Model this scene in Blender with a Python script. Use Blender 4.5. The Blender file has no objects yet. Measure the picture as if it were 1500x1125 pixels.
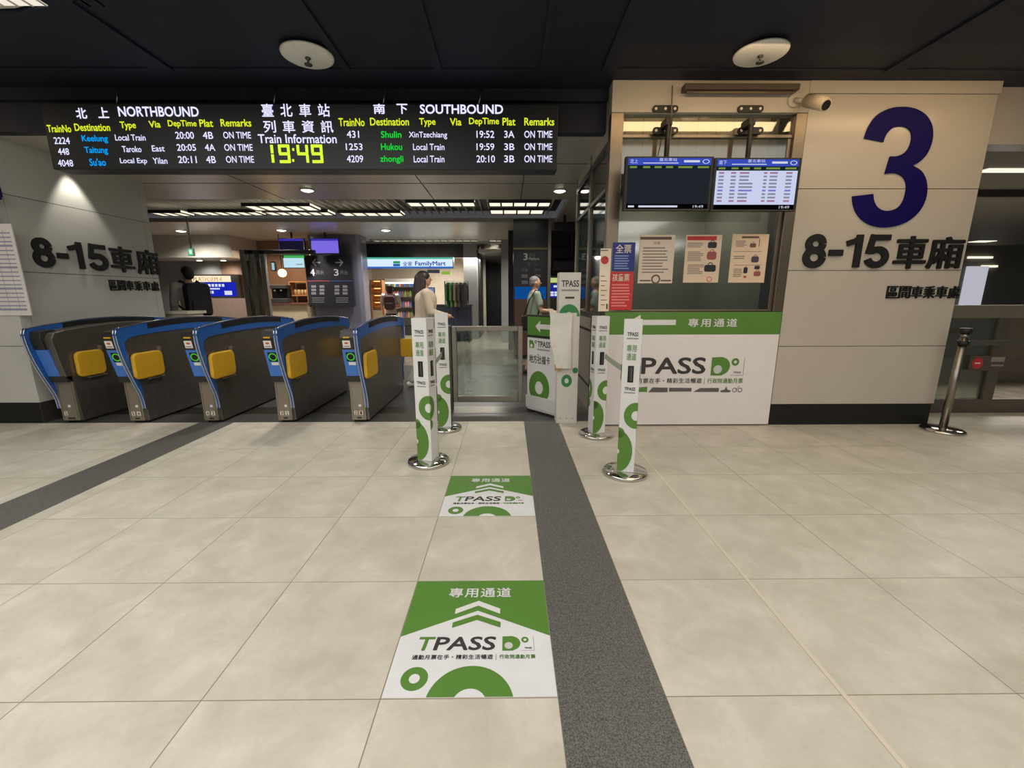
import bpy, math, random
import numpy as np
from mathutils import Vector, Matrix
random.seed(7)
S = bpy.context.scene
COL = S.collection
PI = math.pi
# ------------------------------------------------------------------ camera
F_PX, PITCH, YAW, ROLL, CAM_H = 619.83, 0.206, 0.0081, -0.0014, 1.3295
_f = np.array([math.sin(YAW)*math.cos(PITCH), math.cos(YAW)*math.cos(PITCH), -math.sin(PITCH)])
_r0 = np.array([math.cos(YAW), -math.sin(YAW), 0.0]); _u0 = np.cross(_r0, _f)
_r = _r0*math.cos(ROLL)+_u0*math.sin(ROLL); _u = -_r0*math.sin(ROLL)+_u0*math.cos(ROLL)
_c = np.array([0, 0, CAM_H])
cd = bpy.data.cameras.new('camera'); cam = bpy.data.objects.new('camera', cd); COL.objects.link(cam)
cd.sensor_fit = 'HORIZONTAL'; cd.sensor_width = 36.0; cd.lens = F_PX/1500*36.0; cd.clip_start = 0.05
cam.matrix_world = Matrix(((_r[0], _u[0], -_f[0], 0), (_r[1], _u[1], -_f[1], 0), (_r[2], _u[2], -_f[2], CAM_H), (0, 0, 0, 1)))
S.camera = cam
# ------------------------------------------------------------------ world, exposure, large lights
W = bpy.data.worlds.new('world'); S.world = W; W.use_nodes = True
W.node_tree.nodes['Background'].inputs[0].default_value = (0.75, 0.76, 0.8, 1)
W.node_tree.nodes['Background'].inputs[1].default_value = 0.08
S.view_settings.view_transform = 'Standard'; S.view_settings.look = 'None'
S.view_settings.exposure = 0.0; S.view_settings.gamma = 1.0
S.view_settings.use_curve_mapping = False
def area(name, loc, sx, sy, power, col=(1, 1, 1), rot=(0, 0, 0), spread=PI):
    l = bpy.data.lights.new(name, 'AREA'); l.shape = 'RECTANGLE'; l.size = sx; l.size_y = sy
    l.energy = power; l.color = col; l.spread = spread
    o = bpy.data.objects.new(name, l); COL.objects.link(o); o.location = loc; o.rotation_euler = rot
    return o
def spot(name, loc, power, col, angle, blend, target, size=0.03):
    l = bpy.data.lights.new(name, 'SPOT'); l.energy = power; l.color = col; l.spot_size = angle; l.spot_blend = blend
    l.shadow_soft_size = size
    o = bpy.data.objects.new(name, l); COL.objects.link(o); o.location = loc
    o.rotation_euler = (Vector(target)-Vector(loc)).to_track_quat('-Z', 'Y').to_euler()
    return o
# luminous ceiling of the concourse (behind and above the camera)
area('concourse_ceiling_light', (-2.6, 0.6, 3.12), 3.6, 4.6, 118, (1, 0.985, 0.955))
area('concourse_ceiling_light', (2.6, 0.6, 3.12), 3.6, 4.6, 64, (1, 0.95, 0.87))
area('concourse_ceiling_light', (0, -3.5, 3.12), 8, 3, 135, (1, 0.98, 0.955))
area('concourse_ceiling_light', (0, -8.5, 3.12), 13, 4, 430, (1, 0.985, 0.975))
# warm wall washer above the booth and the numbered wall
area('wall_washer', (2.7, 3.5, 3.12), 3.6, 0.12, 14, (1, 0.68, 0.36), (math.radians(28), 0, 0))
area('wall_washer', (-6.3, 3.5, 3.12), 2.4, 0.12, 8, (1, 0.78, 0.5), (math.radians(28), 0, 0))
# passage beyond the gates
area('shop_light', (-1.6, 13.6, 2.45), 2.6, 1.4, 210, (1, 0.95, 0.86))
area('cafe_light', (-6.0, 11.6, 2.5), 1.6, 0.8, 40, (1, 0.75, 0.5))
area('side_hall_light', (7.5, 7.2, 2.62), 4.5, 1.4, 170, (1, 0.93, 0.82))
spot('wall_spot', (-4.84, 5.2, 2.83), 34, (1, 0.95, 0.84), math.radians(66), 0.5, (-4.93, 5.22, 1.2))
# ------------------------------------------------------------------ picture-to-place helpers
def ray(x, y): return _r*(x-750)/F_PX + _u*(562.5-y)/F_PX + _f
def at(x, y, Y): d = ray(x, y); p = _c + d*(Y/d[1]); return Vector(p)
def fl(x, y, z=0.0): d = ray(x, y); p = _c + d*((z-CAM_H)/d[2]); return Vector(p)
def rect(x0, y0, x1, y1, Y):
    xm, ym = (x0+x1)/2, (y0+y1)/2
    return at(x0, ym, Y).x, at(x1, ym, Y).x, at(xm, y1, Y).z, at(xm, y0, Y).z     # X0,X1,Z0,Z1
# ------------------------------------------------------------------ materials
def lin(c): return tuple(((v/255)/12.92 if v/255 <= 0.04045 else ((v/255+0.055)/1.055)**2.4) for v in c)
MATS = {}
def mat(name, rgb, rough=0.5, metal=0.0, noise=0.0, scale=8.0, spec=0.5, bump=0.0, coat=0.0):
    if name in MATS: return MATS[name]
    m = bpy.data.materials.new(name); m.use_nodes = True; MATS[name] = m
    N, L = m.node_tree.nodes, m.node_tree.links
    b = N['Principled BSDF']; c = lin(rgb)
    b.inputs['Base Color'].default_value = (*c, 1); b.inputs['Roughness'].default_value = rough
    b.inputs['Metallic'].default_value = metal; b.inputs['Specular IOR Level'].default_value = spec
    b.inputs['Coat Weight'].default_value = coat
    tc = N.new('ShaderNodeTexCoord'); nz = N.new('ShaderNodeTexNoise'); nz.inputs['Scale'].default_value = scale
    nz.inputs['Detail'].default_value = 5
    L.new(tc.outputs['Object'], nz.inputs['Vector'])
    k = noise if noise else 0.06
    rmp = N.new('ShaderNodeValToRGB')
    rmp.color_ramp.elements[0].position = 0.3; rmp.color_ramp.elements[1].position = 0.7
    rmp.color_ramp.elements[0].color = (*[v*(1-k) for v in c], 1); rmp.color_ramp.elements[1].color = (*[min(1, v*(1+k)) for v in c], 1)
    L.new(nz.outputs['Fac'], rmp.inputs[0]); L.new(rmp.outputs[0], b.inputs['Base Color'])
    if bump:
        bp = N.new('ShaderNodeBump'); bp.inputs['Strength'].default_value = bump; bp.inputs['Distance'].default_value = 0.01
        L.new(nz.outputs['Fac'], bp.inputs['Height']); L.new(bp.outputs[0], b.inputs['Normal'])
    return m
def emit(name, rgb, s):
    if name in MATS: return MATS[name]
    m = bpy.data.materials.new(name); m.use_nodes = True; MATS[name] = m
    N, L = m.node_tree.nodes, m.node_tree.links; N.clear()
    e = N.new('ShaderNodeEmission'); e.inputs[0].default_value = (*lin(rgb), 1); e.inputs[1].default_value = s
    o = N.new('ShaderNodeOutputMaterial'); L.new(e.outputs[0], o.inputs[0])
    return m
def glass(name, rgb, gloss=0.1, rough=0.03):
    if name in MATS: return MATS[name]
    m = bpy.data.materials.new(name); m.use_nodes = True; MATS[name] = m
    N, L = m.node_tree.nodes, m.node_tree.links; N.clear()
    t = N.new('ShaderNodeBsdfTransparent'); t.inputs[0].default_value = (*lin(rgb), 1)
    g = N.new('ShaderNodeBsdfGlossy'); g.inputs['Roughness'].default_value = rough; g.inputs[0].default_value = (0.9, 0.92, 0.9, 1)
    fr = N.new('ShaderNodeLayerWeight'); fr.inputs[0].default_value = 0.25
    mr = N.new('ShaderNodeMapRange'); mr.inputs['To Min'].default_value = gloss; mr.inputs['To Max'].default_value = 0.7
    L.new(fr.outputs['Fresnel'], mr.inputs['Value'])
    mx = N.new('ShaderNodeMixShader'); L.new(mr.outputs[0], mx.inputs[0]); L.new(t.outputs[0], mx.inputs[1]); L.new(g.outputs[0], mx.inputs[2])
    o = N.new('ShaderNodeOutputMaterial'); L.new(mx.outputs[0], o.inputs[0])
    return m
def floor_material():
    m = bpy.data.materials.new('floor_tiles'); m.use_nodes = True
    N, L = m.node_tree.nodes, m.node_tree.links; b = N['Principled BSDF']
    geo = N.new('ShaderNodeNewGeometry'); sep = N.new('ShaderNodeSeparateXYZ'); L.new(geo.outputs['Position'], sep.inputs[0])
    def M(op, a, bb=None, c=None):
        n = N.new('ShaderNodeMath'); n.operation = op
        for i, v in enumerate((a, bb, c)):
            if v is None: continue
            if isinstance(v, (int, float)): n.inputs[i].default_value = v
            else: L.new(v, n.inputs[i])
        return n.outputs[0]
    X, Y = sep.outputs[0], sep.outputs[1]
    right = M('GREATER_THAN', X, 0.35)
    xs = M('SUBTRACT', X, M('ADD', M('MULTIPLY', right, 0.5286+0.4356), -0.4356))
    u = M('DIVIDE', xs, 0.6); v = M('DIVIDE', M('SUBTRACT', Y, 1.1811), 0.6)
    def seam(t, wid):
        fr = M('FRACT', t); d = M('MINIMUM', fr, M('SUBTRACT', 1.0, fr)); return M('LESS_THAN', d, wid)
    sm = M('MAXIMUM', seam(u, 0.0035), seam(v, 0.003))
    light = M('MULTIPLY', M('GREATER_THAN', X, 1.1286), M('LESS_THAN', X, 1.146))
    # tile tone and mottling
    comb = N.new('ShaderNodeCombineXYZ'); L.new(M('FLOOR', u), comb.inputs[0]); L.new(M('FLOOR', v), comb.inputs[1])
    wn = N.new('ShaderNodeTexWhiteNoise'); wn.noise_dimensions = '2D'; L.new(comb.outputs[0], wn.inputs['Vector'])
    off = N.new('ShaderNodeVectorMath'); off.operation = 'MULTIPLY_ADD'; L.new(wn.outputs['Color'], off.inputs[0]); off.inputs[1].default_value = (9, 9, 9); L.new(geo.outputs['Position'], off.inputs[2])
    n1 = N.new('ShaderNodeTexNoise'); n1.inputs['Scale'].default_value = 4.6; n1.inputs['Detail'].default_value = 7; n1.inputs['Roughness'].default_value = 0.62; n1.inputs['Distortion'].default_value = 0.4
    L.new(off.outputs[0], n1.inputs['Vector'])
    n2 = N.new('ShaderNodeTexNoise'); n2.inputs['Scale'].default_value = 60; n2.inputs['Detail'].default_value = 4; L.new(geo.outputs['Position'], n2.inputs['Vector'])
    r = N.new('ShaderNodeValToRGB'); e = r.color_ramp.elements
    e[0].position = 0.30; e[0].color = (*lin((190, 184, 168)), 1); e[1].position = 0.72; e[1].color = (*lin((216, 210, 197)), 1)
    x = e.new(0.52); x.color = (*lin((203, 197, 182)), 1)
    L.new(M('ADD', M('ADD', n1.outputs['Fac'], M('MULTIPLY', M('SUBTRACT', wn.outputs['Value'], 0.5), 0.07)), M('MULTIPLY', M('SUBTRACT', n2.outputs['Fac'], 0.5), 0.16)), r.inputs[0])
    mx = N.new('ShaderNodeMix'); mx.data_type = 'RGBA'; L.new(sm, mx.inputs[0]); L.new(r.outputs[0], mx.inputs[6]); mx.inputs[7].default_value = (*lin((142, 132, 112)), 1)
    mx2 = N.new('ShaderNodeMix'); mx2.data_type = 'RGBA'; L.new(light, mx2.inputs[0]); L.new(mx.outputs[2], mx2.inputs[6]); mx2.inputs[7].default_value = (*lin((216, 205, 186)), 1)
    L.new(mx2.outputs[2], b.inputs['Base Color'])
    L.new(M('ADD', 0.36, M('MULTIPLY', n1.outputs['Fac'], 0.12)), b.inputs['Roughness'])
    bp = N.new('ShaderNodeBump'); bp.inputs['Strength'].default_value = 0.25; bp.inputs['Distance'].default_value = 0.002
    L.new(M('SUBTRACT', 1.0, sm), bp.inputs['Height']); L.new(bp.outputs[0], b.inputs['Normal'])
    return m
def granite(name, a, bcol, scale=160, rough=0.4):
    m = bpy.data.materials.new(name); m.use_nodes = True
    N, L = m.node_tree.nodes, m.node_tree.links; b = N['Principled BSDF']
    geo = N.new('ShaderNodeNewGeometry')
    n = N.new('ShaderNodeTexNoise'); n.inputs['Scale'].default_value = scale; n.inputs['Detail'].default_value = 3
    L.new(geo.outputs['Position'], n.inputs['Vector'])
    r = N.new('ShaderNodeValToRGB'); e = r.color_ramp.elements
    e[0].position = 0.36; e[0].color = (*lin(a), 1); e[1].position = 0.64; e[1].color = (*lin(bcol), 1)
    L.new(n.outputs['Fac'], r.inputs[0]); L.new(r.outputs[0], b.inputs['Base Color']); b.inputs['Roughness'].default_value = rough
    return m
M_FLOOR = floor_material()
M_BAND = granite('granite_band', (64, 63, 62), (120, 118, 114), 230, 0.45)
M_DARKF = granite('granite_dark', (56, 56, 56), (84, 83, 80), 130, 0.35)
M_PALEF = granite('pale_floor', (150, 143, 130), (176, 168, 152), 6, 0.22)
M_WALLR = mat('enamel_panel_warm', (192, 183, 170), 0.24, 0, 0.02, 2)
M_WALLL = mat('enamel_panel_grey', (196, 195, 188), 0.22, 0, 0.02, 2)
M_SEAM = mat('panel_joint', (50, 46, 42), 0.8)
M_BLACKBASE = mat('black_baseboard', (13, 13, 13), 0.5)
M_CEIL = mat('dark_blue_ceiling', (17, 22, 40), 0.65, 0, 0.1, 3)
M_CEIL2 = mat('metal_ceiling', (186, 181, 172), 0.3, 0.2, 0.05, 1.5)
M_BOOTHST = mat('booth_steel', (128, 118, 104), 0.36, 0.9, 0.06, 20)
M_STEEL = mat('brushed_steel', (150, 145, 136), 0.3, 1.0, 0.08, 30)
M_DSTEEL = mat('dark_steel', (90, 88, 84), 0.34, 0.9, 0.08, 30)
M_CHROME = mat('chrome', (205, 203, 198), 0.1, 1.0, 0.02, 5)
M_BLACK = mat('black_plastic', (14, 14, 15), 0.5)
M_DARK = mat('dark_grey', (48, 46, 44), 0.5)
M_WHITE = mat('white_print', (224, 223, 222), 0.45, 0, 0.02)
M_WHITE2 = mat('white_panel', (216, 212, 204), 0.5, 0, 0.03)
M_GREEN = mat('green_print', (88, 134, 52), 0.45, 0, 0.03)
M_GREEN2 = mat('green_print_deep', (54, 134, 72), 0.45, 0, 0.03)
M_INK = mat('dark_ink', (58, 54, 56), 0.5)
M_GREY = mat('grey_print', (140, 138, 136), 0.5)
M_GATE = mat('gate_housing', (116, 111, 104), 0.3, 0.65, 0.1, 14)
M_GATEF = mat('gate_front_panel', (150, 142, 128), 0.35, 0.6, 0.06, 20)
M_BLUE = mat('gate_blue', (38, 96, 176), 0.35, 0, 0.03)
M_BLUE2 = mat('gate_blue_reader', (70, 122, 205), 0.35, 0, 0.03)
M_YELLOW = mat('flap_yellow', (214, 166, 34), 0.5, 0, 0.06, 40)
M_NAVY = mat('numeral_navy', (17, 5, 84), 0.6, 0, 0.03, 8, 0.15)
M_LETTER = mat('letter_black', (10, 10, 11), 0.6)
M_PAPER = mat('paper', (228, 216, 200), 0.7, 0, 0.03)
M_RED = mat('red_print', (196, 52, 54), 0.5)
M_PBLUE = mat('blue_print', (36, 52, 130), 0.5)
M_BROWN = mat('brown_print', (108, 82, 74), 0.6)
M_CARD = mat('cardboard', (176, 138, 78), 0.8)
G_CLEAR = glass('clear_glass', (225, 230, 226), 0.06)
G_TINT = glass('tinted_glass', (200, 202, 196), 0.14, 0.08)
G_SIDE = glass('side_glass', (165, 175, 180), 0.14, 0.05)
E_WHITE = emit('lamp_white', (255, 246, 226), 4.5)
E_LOUVRE = emit('louvre_light', (255, 246, 222), 1.1)
E_PANEL = emit('ceiling_panel_light', (255, 244, 226), 0.9)
L_WHITE = emit('led_white', (222, 222, 255), 1.15)
L_YEL = emit('led_yellow', (226, 240, 40), 1.0)
L_LIME = emit('led_lime', (215, 250, 60), 1.1)
L_BLUE = emit('led_blue', (0, 165, 255), 1.0)
L_GREEN = emit('led_green', (20, 226, 60), 0.95)
# ------------------------------------------------------------------ mesh building
TEXT = {}
def text_geo(s, bold=0.0, res=3, space=1.0):
    """outline of a string; heavier weights are the same glyphs laid over each other with small shifts"""
    if (s, res, space) not in TEXT: TEXT[(s, res, space)] = glyphs(s, res, space)
    v, f = TEXT[(s, res, space)]
    if not bold: return v, f
    V, F = [], []; bold *= 0.65
    for dx, dy in ((-1, 0), (1, 0), (0, -1), (0, 1), (-.7, -.7), (.7, .7), (-.7, .7), (.7, -.7)):
        o = len(V); V += [(a+dx*bold, b+dy*bold) for a, b in v]; F += [tuple(i+o for i in t) for t in f]
    return V, F
def glyphs(s, res, space):
    c = bpy.data.curves.new('t', 'FONT'); c.body = s; c.resolution_u = res; c.space_character = space
    o = bpy.data.objects.new('t', c); COL.objects.link(o)
    m = o.evaluated_get(bpy.context.evaluated_depsgraph_get()).to_mesh()
    v = [(p.co.x, p.co.y) for p in m.vertices]; f = [tuple(p.vertices) for p in m.polygons]
    bpy.data.objects.remove(o); bpy.data.curves.remove(c)
    return v, f
class MB:
    def __init__(s): s.v = []; s.f = []; s.m = []; s.sm = []; s.mats = []; s.T = Matrix.Identity(4)
    def mi(s, m):
        if m not in s.mats: s.mats.append(m)
        return s.mats.index(m)
    def add(s, vs, fs, m, smooth=False):
        o = len(s.v); s.v += [tuple(s.T @ Vector(p)) for p in vs]; k = s.mi(m)
        for f in fs: s.f.append(tuple(i+o for i in f)); s.m.append(k); s.sm.append(smooth)
        return s
    def box(s, x0, x1, y0, y1, z0, z1, m):
        if x0 > x1: x0, x1 = x1, x0
        if y0 > y1: y0, y1 = y1, y0
        if z0 > z1: z0, z1 = z1, z0
        v = [(x, y, z) for z in (z0, z1) for y in (y0, y1) for x in (x0, x1)]
        return s.add(v, [(0, 2, 3, 1), (4, 5, 7, 6), (0, 1, 5, 4), (2, 6, 7, 3), (0, 4, 6, 2), (1, 3, 7, 5)], m)
    def prism(s, poly, fn0, fn1, m, smooth=False):
        """poly of 2-D points; fn0/fn1 map a 2-D point to the two ends"""
        n = len(poly); a = [fn0(p) for p in poly]; b = [fn1(p) for p in poly]
        fs = [tuple(range(n))[::-1], tuple(range(n, 2*n))]
        s.add(a+b, fs, m); o = len(s.v)-2*n; k = s.mi(m)
        for i in range(n):
            j = (i+1) % n; s.f.append((o+i, o+j, o+n+j, o+n+i)); s.m.append(k); s.sm.append(smooth)
        return s
    def px(s, poly, x0, x1, m): return s.prism(poly, lambda p: (x0, p[0], p[1]), lambda p: (x1, p[0], p[1]), m)   # poly in y,z
    def py(s, poly, y0, y1, m): return s.prism(poly, lambda p: (p[0], y1, p[1]), lambda p: (p[0], y0, p[1]), m)   # poly in x,z
    def pz(s, poly, z0, z1, m): return s.prism(poly, lambda p: (p[0], p[1], z0), lambda p: (p[0], p[1], z1), m)   # poly in x,y
    def tube(s, pts, r, m, n=10, caps=True):
        pts = [Vector(p) for p in pts]; rs = r if isinstance(r, (list, tuple)) else [r]*len(pts); vs = []
        up = None
        for i, p in enumerate(pts):
            d = (pts[min(i+1, len(pts)-1)]-pts[max(i-1, 0)]).normalized()
            a = d.orthogonal().normalized() if up is None else (up-d*up.dot(d)).normalized()
            up = a; b = d.cross(a)
            for k in range(n):
                t = 2*PI*k/n; vs.append(tuple(p+(a*math.cos(t)+b*math.sin(t))*rs[i]))
        fs = [(i*n+k, i*n+(k+1) % n, (i+1)*n+(k+1) % n, (i+1)*n+k) for i in range(len(pts)-1) for k in range(n)]
        s.add(vs, fs, m, True)
        if caps:
            o = len(s.v)-len(vs); km = s.mi(m)
            for f in (tuple(range(n))[::-1], tuple((len(pts)-1)*n+k for k in range(n))):
                s.f.append(tuple(i+o for i in f)); s.m.append(km); s.sm.append(False)
        return s
    def lathe(s, prof, m, c=(0, 0, 0), n=32, smooth=True):
        vs = [(c[0]+r*math.cos(2*PI*k/n), c[1]+r*math.sin(2*PI*k/n), c[2]+z) for r, z in prof for k in range(n)]
        fs = [(i*n+k, i*n+(k+1) % n, (i+1)*n+(k+1) % n, (i+1)*n+k) for i in range(len(prof)-1) for k in range(n)]
        s.add(vs, fs, m, smooth); o = len(s.v)-len(vs); km = s.mi(m)
        for f, r in ((tuple(range(n))[::-1], prof[0][0]), (tuple((len(prof)-1)*n+k for k in range(n)), prof[-1][0])):
            if r > 1e-6: s.f.append(tuple(i+o for i in f)); s.m.append(km); s.sm.append(False)
        return s
    def flat(s, poly, org, U, V, m):
        org, U, V = Vector(org), Vector(U), Vector(V)
        return s.add([tuple(org+U*p[0]+V*p[1]) for p in poly], [tuple(range(len(poly)))], m)
    def quad(s, x0, y0, x1, y1, org, U, V, m): return s.flat([(x0, y0), (x1, y0), (x1, y1), (x0, y1)], org, U, V, m)
    def ring(s, cx, cy, ro, ri, org, U, V, m, clip=None, n=40, ax=1.0):
        org, U, V = Vector(org), Vector(U), Vector(V)
        for k in range(n):
            a, b = 2*PI*k/n, 2*PI*(k+1)/n
            q = [(cx+ri*math.cos(a), cy+ri*ax*math.sin(a)), (cx+ro*math.cos(a), cy+ro*ax*math.sin(a)), (cx+ro*math.cos(b), cy+ro*ax*math.sin(b)), (cx+ri*math.cos(b), cy+ri*ax*math.sin(b))]
            if clip: q = clip_poly(q, *clip)
            if len(q) > 2: s.flat(q, org, U, V, m)
        return s
    def text(s, string, x0, y0, x1, y1, org, U, V, m, bold=0.0, depth=0.0, res=3, space=1.0, shear=0.0):
        org, U, V = Vector(org), Vector(U), Vector(V); v, f = text_geo(string, bold, res, space)
        if not v: return s
        ax, bx = min(p[0] for p in v), max(p[0] for p in v); ay, by = min(p[1] for p in v), max(p[1] for p in v)
        g = lambda p: (x0+(p[0]-ax)/(bx-ax)*(x1-x0), y0+(p[1]-ay)/(by-ay)*(y1-y0))
        q = [g(p) for p in v]; q = [(a+shear*(b-y0), b) for a, b in q]; nu = U.normalized().cross(V.normalized()); base = len(TEXT[(string, res, space)][0]); lay = [nu*(0.00016*(i//base)) for i in range(len(q))]
        if depth:
            nrm = U.normalized().cross(V.normalized())*depth; n = len(q)
            fr = [tuple(org+U*a+V*b+nrm+l) for (a, b), l in zip(q, lay)]; bk = [tuple(org+U*a+V*b) for a, b in q]
            ed = {}
            for t in f:
                for i in range(len(t)):
                    e = (t[i], t[(i+1) % len(t)])
                    ed[e] = 1
            side = [(a, b, b+n, a+n) for a, b in ed if (b, a) not in ed]
            # front = first n, back = next n
            s.add(fr+bk, list(f)+[(b, a, a+n, b+n) for a, b, _, _ in side], m)
        else: s.add([tuple(org+U*a+V*b+l) for (a, b), l in zip(q, lay)], f, m)
        return s
    def stroke(s, path, w, y0, y1, m):
        """flat-ended thick stroke in the x,z plane between depths y0 and y1"""
        L, R = [], []
        for i, p in enumerate(path):
            a, b = Vector(path[max(i-1, 0)]), Vector(path[min(i+1, len(path)-1)]); d = (b-a).normalized(); n = Vector((-d.y, d.x))*w/2
            L.append((p[0]+n.x, p[1]+n.y)); R.append((p[0]-n.x, p[1]-n.y))
        k = len(path); vs = [(q[0], y0, q[1]) for q in L+R]+[(q[0], y1, q[1]) for q in L+R]; fs = []
        for i in range(k-1):
            fs += [(i, k+i, k+i+1, i+1), (2*k+i, 2*k+i+1, 3*k+i+1, 3*k+i), (i, i+1, 2*k+i+1, 2*k+i), (k+i, 3*k+i, 3*k+i+1, k+i+1)]
        fs += [(0, 2*k, 3*k, k), (k-1, 2*k-1, 4*k-1, 3*k-1)]
        return s.add(vs, fs, m)
    def bars(s, x0, y0, x1, y1, rows, org, U, V, m, fill=0.5, seed=1):
        rng = random.Random(seed); h = (y1-y0)/rows
        for i in range(rows):
            w = (x1-x0)*rng.uniform(0.72, 1.0); y = y1-(i+1)*h+h*(1-fill)/2
            s.quad(x0, y, x0+w, y+h*fill, org, U, V, m)
        return s
    def ico(s, c, rx, ry, rz, m, n=14, rot=None):
        vs = []; R = rot or Matrix.Identity(3)
        for i in range(n+1):
            t = PI*i/n
            for k in range(n):
                a = 2*PI*k/n; p = Vector((rx*math.sin(t)*math.cos(a), ry*math.sin(t)*math.sin(a), rz*math.cos(t))); vs.append(tuple(Vector(c)+R @ p))
        fs = [(i*n+k, (i+1)*n+k, (i+1)*n+(k+1) % n, i*n+(k+1) % n) for i in range(n) for k in range(n)]
        return s.add(vs, fs, m, True)
    def build(s, name, parent=None, bevel=0.0, local=False, seg=2):
        me = bpy.data.meshes.new(name); vs = s.v
        if parent is not None and not local:
            inv = wm(parent).inverted(); vs = [tuple(inv @ Vector(p)) for p in vs]
        me.from_pydata(vs, [], s.f)
        for m in s.mats: me.materials.append(m)
        for p, k, sm in zip(me.polygons, s.m, s.sm): p.material_index = k; p.use_smooth = sm
        me.update()
        o = bpy.data.objects.new(name, me); COL.objects.link(o)
        if parent is not None: o.parent = parent
        if bevel:
            b = o.modifiers.new('bevel', 'BEVEL'); b.width = bevel; b.segments = seg; b.limit_method = 'ANGLE'; b.angle_limit = 0.6
        return o
def wm(o):
    m = Matrix.LocRotScale(o.location, o.rotation_euler, o.scale)
    return wm(o.parent) @ m if o.parent else m
def clip_poly(p, x0, y0, x1, y1):
    for ax, lim, sg in ((0, x0, 1), (0, x1, -1), (1, y0, 1), (1, y1, -1)):
        out = []
        for i in range(len(p)):
            a, b = p[i], p[(i+1) % len(p)]; ia, ib = (a[ax]-lim)*sg >= -1e-9, (b[ax]-lim)*sg >= -1e-9
            if ia: out.append(a)
            if ia != ib:
                t = (lim-a[ax])/(b[ax]-a[ax]); out.append((a[0]+(b[0]-a[0])*t, a[1]+(b[1]-a[1])*t))
        p = out
        if not p: break
    return p
def rrect(x0, y0, x1, y1, r, n=5):
    out = []
    for cx, cy, a0 in ((x1-r, y1-r, 0), (x0+r, y1-r, 90), (x0+r, y0+r, 180), (x1-r, y0+r, 270)):
        for k in range(n+1):
            a = math.radians(a0+90*k/n); out.append((cx+r*math.cos(a), cy+r*math.sin(a)))
    return out
def tag(o, label, cat, group=None):
    o['label'] = label; o['category'] = cat
    if group: o['group'] = group
    return o
def struct(o): o['kind'] = 'structure'; return o
def thing(name, label, cat, loc=(0, 0, 0), rz=0.0, group=None):
    o = bpy.data.objects.new(name, None); COL.objects.link(o); o.location = loc; o.rotation_euler = (0, 0, rz); o.empty_display_size = 0.1
    return tag(o, label, cat, group)
def dup(root, loc, rz=None, label=None):
    r = root.copy(); COL.objects.link(r); r.location = loc
    if rz is not None: r.rotation_euler = (0, 0, rz)
    if label: r['label'] = label
    for ch in list(root.children):
        c = ch.copy(); COL.objects.link(c); c.parent = r
        for g in list(ch.children):
            d = g.copy(); COL.objects.link(d); d.parent = c
    return r
def arcp(cx, cz, rx, rz, a0, a1, n=20): return [(cx+rx*math.cos(math.radians(a0+(a1-a0)*i/n)), cz+rz*math.sin(math.radians(a0+(a1-a0)*i/n))) for i in range(n+1)]
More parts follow.
